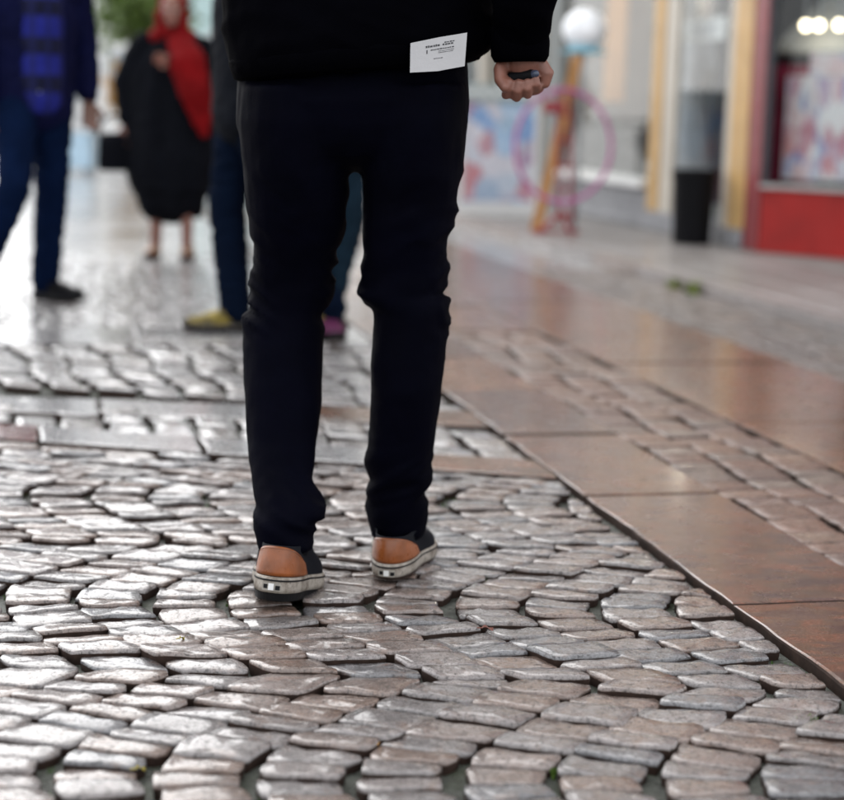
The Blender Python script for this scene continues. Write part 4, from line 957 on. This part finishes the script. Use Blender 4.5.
# body: one skin surface, right hand closed round a small dark object
bb = bmesh.new()
limb(bb, [(cxw, 0.03, 0.95), (cxw, 0.03, 1.15), (cxw, 0.05, 1.35), (cxw, 0.07, 1.47)], [(0.14, 0.09), (0.14, 0.09), (0.15, 0.08), (0.07, 0.06)], side=(1, 0, 0))
ptw = head_shape(bb, (cxw, 0.06, 1.64), 1.0, (0.2, 1, 0))
limb(bb, [sh, el, wr], [0.045, 0.04, 0.031]); limb(bb, [lsh, lel, lwr], [0.045, 0.04, 0.03])
hand_shape(bb, lwr, (0.6, 0.5, -0.6), (0.3, 0.2, 0.9), 0.95)
for rows, hipx in ((LEFT, -0.09), (RIGHT, 0.09)):
    pts = [Vector((cxw+hipx, 0.02, 0.92))]; 
    idx = list(range(len(rows)-6, 0, -3)) + [0]
    for k in idx:
        py, xl, xr_, Y, dep = rows[k]; pts.append(Q((xl+xr_)/2, py, Y))
    limb(bb, pts, [0.07] + [rows[k][4]*0.55 for k in idx])
# right fist, palm turned back: fingers curl up over the palm, thumb on the body side
def S(px, py, Y): return Q(px, py, Y)
limb(bb, [S(519, 56, 3.11), S(522, 66, 3.115), S(526, 76, 3.12), S(525, 86, 3.115)], [(0.028, 0.022), (0.037, 0.022), (0.042, 0.020), (0.036, 0.018)], side=(1, 0, 0), n=16)
limb(bb, [S(540, 64, 3.10), S(546, 74, 3.10), S(544, 82, 3.10)], [0.014, 0.0155, 0.012], n=12)            # heel of the hand
fing = [((507, 84), (506, 95), (509, 82), 0.0098), ((517, 86), (516.5, 97.5), (519, 83), 0.0102), ((527, 84), (527.5, 94.5), (528, 82), 0.0098), ((536.5, 80), (537.5, 88), (536, 79), 0.0088)]
for (mx, my), (kx, ky), (ex, ey), r in fing:
    r *= 0.83
    limb(bb, [S(mx, my-8, 3.115), S(mx+(kx-mx)*0.6, my+(ky-my)*0.7, 3.105), S(kx, ky, 3.085), S((kx+ex)/2, (ky+ey)/2, 3.070), S(ex, ey, 3.070), S(ex, ey-2, 3.083)], [r*1.1, r*1.1, r*1.08, r, r*0.92, r*0.8], n=12)
limb(bb, [S(507, 60, 3.105), S(500.5, 70, 3.09), S(500.5, 80, 3.078), S(505, 87, 3.066)], [0.016, 0.0135, 0.0115, 0.0095], n=12)
body = fuse('body', bb, 0.0030, M_skin, walker, smooth=1)
hair_cap(body, ptw)
# shoes
def frame(pos, yaw, pitch=0.0, roll=0.0): return Matrix.Translation(pos) @ Matrix.Rotation(yaw, 4, 'Z') @ Matrix.Rotation(pitch, 4, 'X') @ Matrix.Rotation(roll, 4, 'Y')
pr = G(387, 581) - base; pr.z = 0.006
WIDE = Matrix.Diagonal((1.22, 1.0, 0.96, 1.0)); WIDE2 = Matrix.Diagonal((1.2, 0.96, 0.88, 1.0))
shoe(walker, frame(pr + Vector((0.0, -0.005, 0)), R(-10)) @ WIDE2, 0.285, M_canvas, M_rubber, M_tan_leather, M_blackrub, 'dark sneaker set flat with orange brown leather heel', True)
pl = G(281, 606) - base; ph = R(-11)
pl = Q(271, 600, 2.895); pl.z = 0.037
shoe(walker, frame(pl, R(-5), ph, R(4)) @ WIDE, 0.285, M_canvas, M_rubber, M_tan_leather, M_blackrub, 'dark sneaker lifting its orange brown leather heel', True, outsole=M_blackrub, out_t=0.013)  # thickened black outsole also stands in for the contact shadow under the heel
for rows in (LEFT, RIGHT):
    s_b = bmesh.new(); py, xl, xr_, Y, dep = rows[0]; c = Q((xl+xr_)/2, py-40, Y+0.01); c2 = Q((xl+xr_)/2, py-4, Y+0.02); limb(s_b, [c, c2], [0.036, 0.030], n=18, hemi=False); obj('sock', s_b, plain('dark_sock', (0.012, 0.012, 0.016), 0.9), walker, smooth=True)
# white card tucked at the back of the jacket
card = empty('white_card', Q(439, 53, 2.985)+base); tag(card, 'white printed card tucked at the back of the dark jacket', 'card')
cc_ = card.location
A_, B_, C_, D_ = (P(410.5, 43, 2.985)-cc_, P(467, 32.5, 3.0)-cc_, P(464.5, 66, 3.0)-cc_, P(410, 72.5, 2.985)-cc_)
cb = bmesh.new(); nn = (B_-A_).cross(D_-A_).normalized(); th = nn*0.002
front = [D_, (D_+C_)/2 + Vector((0, 0, -0.003)), C_, B_, (A_+B_)/2 + Vector((0, 0, 0.001)), A_]
loft(cb, [[p+th for p in front], [p-th for p in front]]); obj('card_sheet', cb, plain('white_card_stock', (0.42, 0.415, 0.425), 0.55, 0.05, 10), card)
def on_card(u, v): return A_*(1-u)*(1-v) + B_*u*(1-v) + C_*u*v + D_*(1-u)*v
M_ink = plain('black_print', (0.03, 0.03, 0.035), 0.6)
sgn = -1 if nn.y > 0 else 1
crg = random.Random(4)
def strip(u0, u1, v0, v1):
    b = bmesh.new(); pts = [on_card(u0, v0), on_card(u1, v0), on_card(u1, v1), on_card(u0, v1)]
    loft(b, [[p + nn*sgn*0.0021 for p in pts], [p + nn*sgn*0.0024 for p in pts]]); obj('printed_mark', b, M_ink, card)
def words(u0, u1, v0, v1, step):
    u = u0
    while u < u1-step*0.4:
        wd = step*crg.uniform(0.45, 0.95); strip(u, min(u1, u+wd), v0 + crg.uniform(0, 0.3)*(v1-v0), v1); u += wd + step*crg.uniform(0.12, 0.35)
words(0.27, 0.52, 0.19, 0.26, 0.05); words(0.60, 0.78, 0.15, 0.19, 0.045); words(0.57, 0.78, 0.205, 0.26, 0.045)
strip(0.285, 0.305, 0.33, 0.45); words(0.36, 0.78, 0.33, 0.37, 0.05); words(0.50, 0.78, 0.41, 0.43, 0.035); words(0.50, 0.78, 0.46, 0.48, 0.035); words(0.42, 0.60, 0.63, 0.655, 0.04)
# small dark object in the fist
hl = empty('dark_lighter', Q(533, 74, 3.07)+base); tag(hl, 'small dark blue tipped object held in the closed hand', 'lighter')
b = bmesh.new(); limb(b, [P(512, 78, 3.088)-hl.location, P(531, 75, 3.078)-hl.location], [0.0105, 0.0105], n=14); obj('barrel', b, M_blackplastic, hl, smooth=True)
b = bmesh.new(); limb(b, [P(533, 74.5, 3.075)-hl.location, P(535.5, 73.7, 3.070)-hl.location], [0.0085, 0.0070], n=14); obj('tip', b, plain('slate_blue_tip', (0.03, 0.04, 0.07), 0.25), hl, smooth=True)

# ------------------------------------------------------------------ passers-by (local frame: facing -y, x to their left)
def passer(name, loc, rz, label, legs, arms, trousers, top, shoe_cfg, skin=M_skin, scale=1.0, torso_w=0.2, hair=M_hair, head=True, face=(0, -1, 0), extra=None, leg_r=(0.098, 0.072, 0.062), top_z=0.86):
    t = empty(name, loc, rz); tag(t, label, 'person'); t.scale = (scale,)*3
    b = bmesh.new()
    limb(b, [(0, 0, 0.95), (0, 0, 1.15), (0, 0.01, 1.35), (0, 0.02, 1.47)], [(0.14, 0.09), (0.13, 0.09), (0.15, 0.085), (0.06, 0.055)], side=(1, 0, 0))
    for hp_, kn, an in legs: limb(b, [hp_, kn, an], [0.075, 0.05, 0.038])
    for s_, e_, w_ in arms:
        limb(b, [s_, e_, w_], [0.045, 0.038, 0.029]); d = (Vector(w_)-Vector(e_)).normalized(); hand_shape(b, w_, d + Vector((0, 0, -0.3)), (0, -1, 0) if abs(d.y) < 0.8 else (1, 0, 0), 1.0, 0.4, 1 if Vector(w_).x > 0 else -1)
    pt = head_shape(b, (0, 0.0, 1.63), 1.0, face)
    bd = fuse('body', b, 0.009, skin, t)
    face_details(bd, pt)
    if hair: hair_cap(bd, pt, 1.0, hair)
    if trousers:
        q_ = bmesh.new(); limb(q_, [(0, 0.01, 0.84), (0, 0.01, 0.93), (0, 0, 1.03)], [(0.165, 0.125), (0.17, 0.12), (0.155, 0.105)], side=(1, 0, 0), n=20)
        for hp_, kn, an in legs:
            hp_, kn, an = Vector(hp_), Vector(kn), Vector(an); limb(q_, [hp_, (hp_+kn)/2, kn, (kn+an)/2, an + Vector((0, 0, 0.0))], [leg_r[0], leg_r[0]*0.9, leg_r[1], leg_r[1]*0.95, leg_r[2]], n=16)
        fuse('trousers', q_, 0.011, trousers, t, disp=fold(0.006, 8, 26))
    if top:
        q_ = bmesh.new(); limb(q_, [(0, 0.0, top_z), (0, 0, 1.05), (0, 0, 1.25), (0, 0.01, 1.38), (0, 0.015, 1.45), (0, 0.02, 1.50)], [(torso_w*0.95, 0.135), (torso_w*0.92, 0.13), (torso_w, 0.135), (torso_w, 0.12), (0.13, 0.09), (0.07, 0.065)], side=(1, 0, 0), n=22)
        for s_, e_, w_ in arms:
            s_, e_, w_ = Vector(s_), Vector(e_), Vector(w_); limb(q_, [s_, e_, w_ + (e_-w_)*0.12], [0.075, 0.06, 0.05], n=16)
        fuse('jacket', q_, 0.012, top, t, disp=fold(0.006, 8, 18))
    for (hp_, kn, an), (yaw, pit) in zip(legs, shoe_cfg['yaw']):
        an = Vector(an); M = Matrix.Translation((an.x, an.y, 0)) @ Matrix.Rotation(yaw + math.pi, 4, 'Z') @ Matrix.Translation((0, -0.07, shoe_cfg.get('z', 0.004) + max(0, an.z-0.09)*0.9)) @ Matrix.Rotation(pit, 4, 'X')
        shoe(t, M, 0.28, shoe_cfg['upper'], shoe_cfg['sole'], shoe_cfg.get('heel'), shoe_cfg.get('stripe'), n=32)
    if extra: extra(t, bd, pt)
    return t
M_denim = cloth_mat('dark_denim', (0.0018, 0.0046, 0.013), 0.9, spec=0.04); M_denim2 = cloth_mat('blue_denim', (0.0018, 0.0062, 0.024), 0.9, spec=0.04); M_lightden = cloth_mat('light_denim', (0.006, 0.014, 0.023), 0.9, spec=0.04)
M_navy = cloth_mat('navy_jacket', (0.002, 0.003, 0.022), 0.85, spec=0.08)
def plaid():
    b = NB('blue_plaid_shirt'); p = b.pos(obj_space=True)
    sp = b.n('SeparateXYZ'); b.l(p, sp.inputs[0])
    def band(sock, freq, ph):
        m = b.n('Math'); m.operation = 'MULTIPLY_ADD'; m.inputs[1].default_value = freq; m.inputs[2].default_value = ph; b.l(sock, m.inputs[0])
        f = b.n('Math'); f.operation = 'FRACT'; b.l(m.outputs[0], f.inputs[0]); return b.ramp(f.outputs[0], [(0.40, 0.0), (0.46, 1.0), (0.94, 1.0), (1.0, 0.0)])
    c = b.mix((0.003, 0.004, 0.018), (0.010, 0.014, 0.17), band(sp.outputs[2], 6.2, 0.25))
    c = b.mix(c, (0.008, 0.010, 0.06), b.mix(0.0, 0.6, b.mix(1.0, 0.0, band(sp.outputs[0], 15.0, 0.1))))
    return b.set(color=c, rough=0.85, normal=b.bump(b.noise(p, 200, 3), 0.2, 0.002), spec=0.2)
# man at the left edge
def man_extra(t, bd, pt):
    q_ = bmesh.new(); limb(q_, [(0.0, -0.035, 0.90), (0.0, -0.04, 1.10), (0.0, -0.04, 1.30), (0, -0.01, 1.44)], [(0.115, 0.125), (0.115, 0.125), (0.12, 0.125), (0.07, 0.075)], side=(1, 0, 0), n=22)
    fuse('shirt', q_, 0.011, plaid(), t, disp=fold(0.003, 8, 14))
    bl_ = bmesh.new(); limb(bl_, [(-0.03, -0.135, 0.925), (0.03, -0.135, 0.925)], [(0.022, 0.018)]*2, n=10); obj('belt_buckle', bl_, M_steel, t)
pm = G(33, 303)
passer('person', pm + Vector((0.0, 0.05, 0)), R(35), 'man in blue plaid shirt and jeans at the left edge',
       [((-0.08, 0, 0.90), (-0.17, -0.20, 0.52), (-0.30, -0.10, 0.14)), ((0.08, 0, 0.90), (0.075, -0.02, 0.50), (0.06, 0.03, 0.09))],
       [((-0.2, 0.01, 1.40), (-0.27, 0.02, 1.12), (-0.25, -0.05, 0.88)), ((0.2, 0.01, 1.40), (0.26, 0.03, 1.13), (0.26, 0.0, 0.90))],
       M_denim2, M_navy, dict(yaw=((R(-8), R(-10)), (R(28), 0)), upper=plain('black_shoe_leather', (0.002, 0.002, 0.003), 0.6, spec=0.08), sole=M_blackrub), skin=M_tan, extra=man_extra)
# person in jeans with yellow and black sneakers behind the walker
pj = G(233, 336)
passer('person', pj + Vector((0.045, 0.02, 0)), R(-75), 'person in dark jeans and yellow sneakers half hidden behind the walker',
       [((-0.08, 0, 0.90), (-0.10, -0.06, 0.5), (-0.11, -0.02, 0.09)), ((0.08, 0, 0.90), (0.09, 0.12, 0.50), (0.10, 0.32, 0.12))],
       [((-0.2, 0.01, 1.40), (-0.24, 0.10, 1.12), (-0.20, 0.06, 0.88)), ((0.2, 0.01, 1.40), (0.25, 0.10, 1.13), (0.22, 0.10, 0.88))],
       M_denim, cloth_mat('black_coat', (0.003, 0.004, 0.007), 0.85, spec=0.1), dict(yaw=((R(0), 0), (R(0), R(-14))), upper=plain('yellow_black_shoe', (0.13, 0.095, 0.010), 0.6, 1.0, 14), sole=M_blackrub, heel=M_blackrub, stripe=M_rubber))
pg = G(334, 341)
passer('person', pg + Vector((-0.06, 0.1, 0)), R(20), 'person in light blue jeans and pink shoes seen between the legs of the walker',
       [((-0.08, 0, 0.90), (-0.09, -0.03, 0.5), (-0.10, 0.02, 0.09)), ((0.08, 0, 0.90), (0.11, -0.02, 0.50), (0.02, 0.0, 0.09))],
       [((-0.2, 0.01, 1.40), (-0.23, 0.05, 1.12), (-0.16, -0.1, 0.95)), ((0.2, 0.01, 1.40), (0.22, 0.04, 1.13), (0.16, -0.1, 0.95))],
       M_lightden, cloth_mat('grey_coat', (0.06, 0.06, 0.07), 0.8), dict(yaw=((R(0), 0), (R(0), 0)), upper=plain('magenta_shoe', (0.07, 0.004, 0.04), 0.7), sole=M_blackrub), scale=0.92)
# woman in a long black coat and red headscarf
M_black = cloth_mat('black_wool', (0.0025, 0.003, 0.005), 0.95, spec=0.08); M_scarf = cloth_mat('red_scarf', (0.13, 0.002, 0.003), 0.85, spec=0.1)
pw = G(171, 259)
def woman_extra(t, bd, pt):
    c = bmesh.new()
    limb(c, [(0, 0.0, 0.41), (0, 0, 0.48), (0.0, 0, 0.66), (0, 0, 0.9), (0, 0, 1.15), (0, 0.01, 1.34), (0, 0.015, 1.44), (0, 0.02, 1.5)], [(0.235, 0.19), (0.29, 0.22), (0.33, 0.24), (0.315, 0.22), (0.285, 0.195), (0.23, 0.155), (0.14, 0.10), (0.07, 0.07)], side=(1, 0, 0), n=28)
    limb(c, [(-0.19, 0.01, 1.40), (-0.31, 0.02, 1.14), (-0.30, -0.04, 0.93)], [0.085, 0.085, 0.07], n=16)
    limb(c, [(0.19, 0.01, 1.40), (0.29, -0.02, 1.16), (0.12, -0.22, 1.22), (0.02, -0.22, 1.30)], [0.085, 0.08, 0.07, 0.05], n=16)
    fuse('coat', c, 0.013, M_black, t, disp=lambda p: 0.030*noise.noise(Vector((p.x*9+p.z*1.5, p.y*9, p.z*1.8))) + 0.008*noise.noise(p*16))
    s = bmesh.new()
    ell(s, pt(0, 0.03, 0.03), (0.098, 0.098, 0.115)); ell(s, pt(0, 0.055, -0.06), (0.10, 0.085, 0.11))
    limb(s, [pt(-0.09, -0.01, -0.02), pt(-0.075, -0.05, -0.12), pt(0.0, -0.085, -0.16), pt(0.075, -0.05, -0.12), pt(0.09, -0.01, -0.02)], [0.024, 0.032, 0.04, 0.032, 0.024], n=12)
    limb(s, [pt(-0.10, 0.02, -0.17), pt(0.10, 0.02, -0.17)], [(0.10, 0.06)]*2, n=14)
    limb(s, [(0.07, -0.13, 1.44), (0.13, -0.24, 1.30), (0.19, -0.275, 1.10), (0.225, -0.25, 0.94), (0.245, -0.24, 0.83)], [(0.085, 0.035), (0.12, 0.06), (0.105, 0.045), (0.07, 0.025), (0.03, 0.015)], side=(1, 0, 0), n=18)
    fuse('headscarf', s, 0.009, M_scarf, t, disp=fold(0.006, 16, 10))
passer('person', pw + Vector((0, 0.05, 0)), R(0), 'woman in a long black coat and red headscarf',
       [((-0.08, 0, 0.90), (-0.10, -0.02, 0.5), (-0.115, 0.02, 0.09)), ((0.08, 0, 0.90), (0.10, -0.04, 0.50), (0.105, -0.04, 0.09))],
       [((-0.19, 0.01, 1.40), (-0.31, 0.02, 1.14), (-0.30, -0.04, 0.88)), ((0.19, 0.01, 1.40), (0.29, -0.02, 1.16), (0.03, -0.22, 1.30))],
       None, None, dict(yaw=((R(-5), 0), (R(8), 0)), upper=plain('brown_shoe_leather', (0.16, 0.07, 0.03), 0.45), sole=M_outsole), hair=None, extra=woman_extra, scale=0.87)
hbg = empty('handbag', pw + Vector((-0.33, -0.02, 0.50))); tag(hbg, 'black handbag held at the side of the woman in black', 'handbag')
b = bmesh.new(); loft(b, [[Vector((x*k, y*k2, z)) for x, y in ((-0.085, -0.05), (0.085, -0.05), (0.085, 0.05), (-0.085, 0.05))] for z, k, k2 in ((0, 0.9, 0.9), (0.02, 1, 1), (0.16, 0.95, 0.9), (0.22, 0.8, 0.4))]); bmesh.ops.bevel(b, geom=b.edges[:], offset=0.012, segments=2, affect='EDGES'); obj('bag_body', b, M_black, hbg, smooth=True)
b = bmesh.new(); limb(b, [Vector((0.085*math.cos(a), 0, 0.19 + 0.13*math.sin(a))) for a in [math.pi*i/12 for i in range(13)]], [0.008]*13, n=8); obj('handle', b, M_black, hbg, smooth=True)
# two far passers-by
for px, yy, mt, lab, gl in ((90, 23.0, cloth_mat('far_navy', (0.02, 0.025, 0.05)), 'distant child in dark blue beside the pale blue box', 0),):
    t = empty('person', far_at(px, yy)); t.scale = (0.5,)*3; tag(t, lab, 'person'); b = bmesh.new()
    pt = head_shape(b, (0, 0, 1.6)); limb(b, [(0, 0, 0.9), (0, 0, 1.4)], [(0.14, 0.09), (0.15, 0.09)], side=(1, 0, 0))
    for s in (-1, 1): limb(b, [(s*0.19, 0, 1.38), (s*0.24, 0.02, 1.1), (s*0.23, -0.05, 0.85)], [0.045, 0.04, 0.03]); limb(b, [(s*0.08, 0, 0.9), (s*0.09, s*0.06, 0.5), (s*0.1, s*0.12, 0.06)], [0.07, 0.05, 0.04])
    bd = fuse('body', b, 0.02, M_tan, t); hair_cap(bd, pt)
    b = bmesh.new(); limb(b, [(0, 0, 0.8), (0, 0, 1.1), (0, 0, 1.36), (0, 0, 1.46)], [(0.2, 0.14), (0.19, 0.13), (0.2, 0.12), (0.08, 0.07)], side=(1, 0, 0))
    for s in (-1, 1): limb(b, [(s*0.19, 0, 1.38), (s*0.24, 0.02, 1.1), (s*0.235, -0.03, 0.92)], [0.07, 0.06, 0.05])
    fuse('coat', b, 0.02, mt, t); b = bmesh.new()
    for s in (-1, 1): limb(b, [(s*0.08, 0, 0.92), (s*0.09, s*0.06, 0.5), (s*0.1, s*0.12, 0.05)], [0.1, 0.07, 0.06])
    fuse('trousers', b, 0.02, cloth_mat('far_trousers', (0.02, 0.02, 0.03)), t)

# ================================================================== small things on the paving
M_moss = plain('moss_green', (0.07, 0.13, 0.012), 0.8, 0.4, 60)
def moss(px, py, r, seed, label):
    jn = joint_near(px, py); loc = Vector((jn.x, jn.y, -0.009))
    rg = random.Random(seed); b = bmesh.new()
    for i in range(90):
        a = rg.uniform(0, 6.28); d = r*math.sqrt(rg.random()); p = Vector((d*math.cos(a), d*math.sin(a)*0.8, rg.uniform(-0.004, 0.002))); h = rg.uniform(0.006, 0.014)*min(1, r/0.012); ln = Vector((rg.uniform(-0.5, 0.5), rg.uniform(-0.5, 0.5), 1))*h; wv = Vector((math.cos(a*7), math.sin(a*7), 0))*0.0022
        v = [b.verts.new(p-wv), b.verts.new(p+wv), b.verts.new(p+ln+wv*0.6), b.verts.new(p+ln*1.2)]; b.faces.new(v[:3]); b.faces.new((v[0], v[2], v[3]))
    ell(b, (0, 0, -0.006), (r*0.9, r*0.75, 0.009)); t = obj('moss_tuft', b, M_moss, None, loc=loc); tag(t, label, 'moss', 'moss tufts in the joints')
moss(783, 712, 0.014, 1, 'bright green moss tuft in a joint near the slab corner')
moss(24, 512, 0.007, 2, 'small moss tuft among the cobbles at the left edge')
moss(268, 670, 0.0035, 3, 'tiny moss tuft below the lifted shoe')
moss(537, 757, 0.0035, 4, 'tiny moss tuft in a joint at the bottom centre')
def leaf(loc, L, rz, c, label, nm):
    b = bmesh.new(); pts = []; n = 10
    up_ = []; lo_ = []
    for i in range(n+1):
        f = i/n; wd = L*0.28*math.sin(math.pi*f)**0.8; z = 0.004*math.sin(f*5) ; up_.append(Vector((L*(f-0.5), wd, z+wd*0.25))); lo_.append(Vector((L*(f-0.5), -wd, z+wd*0.15)))
    md = [Vector((L*(i/n-0.5), 0, 0.002)) for i in range(n+1)]
    vu, vm, vl = [b.verts.new(p) for p in up_], [b.verts.new(p) for p in md], [b.verts.new(p) for p in lo_]
    for i in range(n): b.faces.new((vm[i], vm[i+1], vu[i+1], vu[i])); b.faces.new((vl[i], vl[i+1], vm[i+1], vm[i]))
    limb(b, [Vector((-L*0.5, 0, 0.002)), Vector((-L*0.75, 0.004, 0.001))], [0.0012, 0.0009], n=5)
    t = obj('fallen_leaf', b, plain(nm, c, 0.4, 0.3, 80), None, loc=loc); t.rotation_euler.z = rz; tag(t, label, 'leaf', 'fallen leaves')
leaf(Vector((*joint_near(132, 763), -0.003)), 0.016, 0.6, (0.26, 0.21, 0.02), 'small yellow leaf in a joint at the bottom left', 'yellow_leaf')
leaf(Vector((*joint_near(366, 736), -0.003)), 0.012, 1.6, (0.7, 0.35, 0.05), 'tiny orange leaf between cobbles below the lifted shoe', 'orange_leaf')
leaf(G(487, 631)+Vector((0, 0, 0.004)), 0.022, 0.2, (0.13, 0.035, 0.02), 'small rust brown leaf right of the shoes', 'rust_leaf')
leaf(G(182, 641)+Vector((0, 0, 0.004)), 0.012, 0.9, (0.5, 0.4, 0.04), 'tiny yellow leaf fragment left of the lifted shoe', 'yellow_leaf')
# moss and grass filling the joints (uncountable)
rg = random.Random(21); vs, fs = [], []
for i in range(2600):
    Y_ = rg.uniform(2.0, 4.2); X_ = rg.uniform(-0.30*Y_, 0.30*Y_)
    if X_*E.x + Y_*E.y > tA: continue
    dens = noise.noise(Vector((X_*3.2, Y_*3.2, 4.0))) + (0.22 if X_ < -0.15 else -0.05)
    if dens < 0.22: continue
    p = Vector((X_, Y_, -0.016)); h = rg.uniform(0.004, 0.012)
    for k in range(5):
        a = rg.uniform(0, 6.28); o_ = Vector((math.cos(a), math.sin(a), 0))*rg.uniform(0, 0.006); t_ = Vector((rg.uniform(-0.4, 0.4), rg.uniform(-0.4, 0.4), 1))*h; w_ = Vector((math.sin(a), -math.cos(a), 0))*0.0012; q0 = len(vs)
        vs += [p+o_-w_, p+o_+w_, p+o_+t_]; fs.append((q0, q0+1, q0+2))
me = bpy.data.meshes.new('joint_moss'); me.from_pydata(vs, [], fs); tag(obj('joint_moss', me, plain('joint_moss_green', (0.05, 0.11, 0.015), 0.7, 0.4, 30)), 'fine green moss growing in the cobble joints', 'moss', kind='stuff')
# weeds at the kerb
for k, (px, py, h_) in enumerate(((708, 288, 0.06), (740, 293, 0.045), (800, 294, 0.07))):
    rg = random.Random(k); b = bmesh.new()
    for i in range(60):
        a = rg.uniform(0, 6.28); p = Vector((math.cos(a), math.sin(a), 0))*rg.uniform(0, 0.05); t_ = Vector((rg.uniform(-0.6, 0.6), rg.uniform(-0.6, 0.6), 1))*h_*rg.uniform(0.4, 1); w_ = Vector((math.sin(a), -math.cos(a), 0))*0.006
        b.faces.new([b.verts.new(p-w_), b.verts.new(p+w_), b.verts.new(p+t_+w_*0.4), b.verts.new(p+t_-w_*0.4)])
    g_ = G(px, py); g_ = TU(tK-0.02, g_.dot(D)); t = obj('weed', b, plain('weed_green', (0.13, 0.17, 0.02), 0.7, 0.4, 20), None, loc=g_); tag(t, ['leftmost of the green weeds along the kerb', 'middle one of the green weeds along the kerb', 'rightmost of the green weeds along the kerb'][k], 'weed', 'weeds along the kerb')
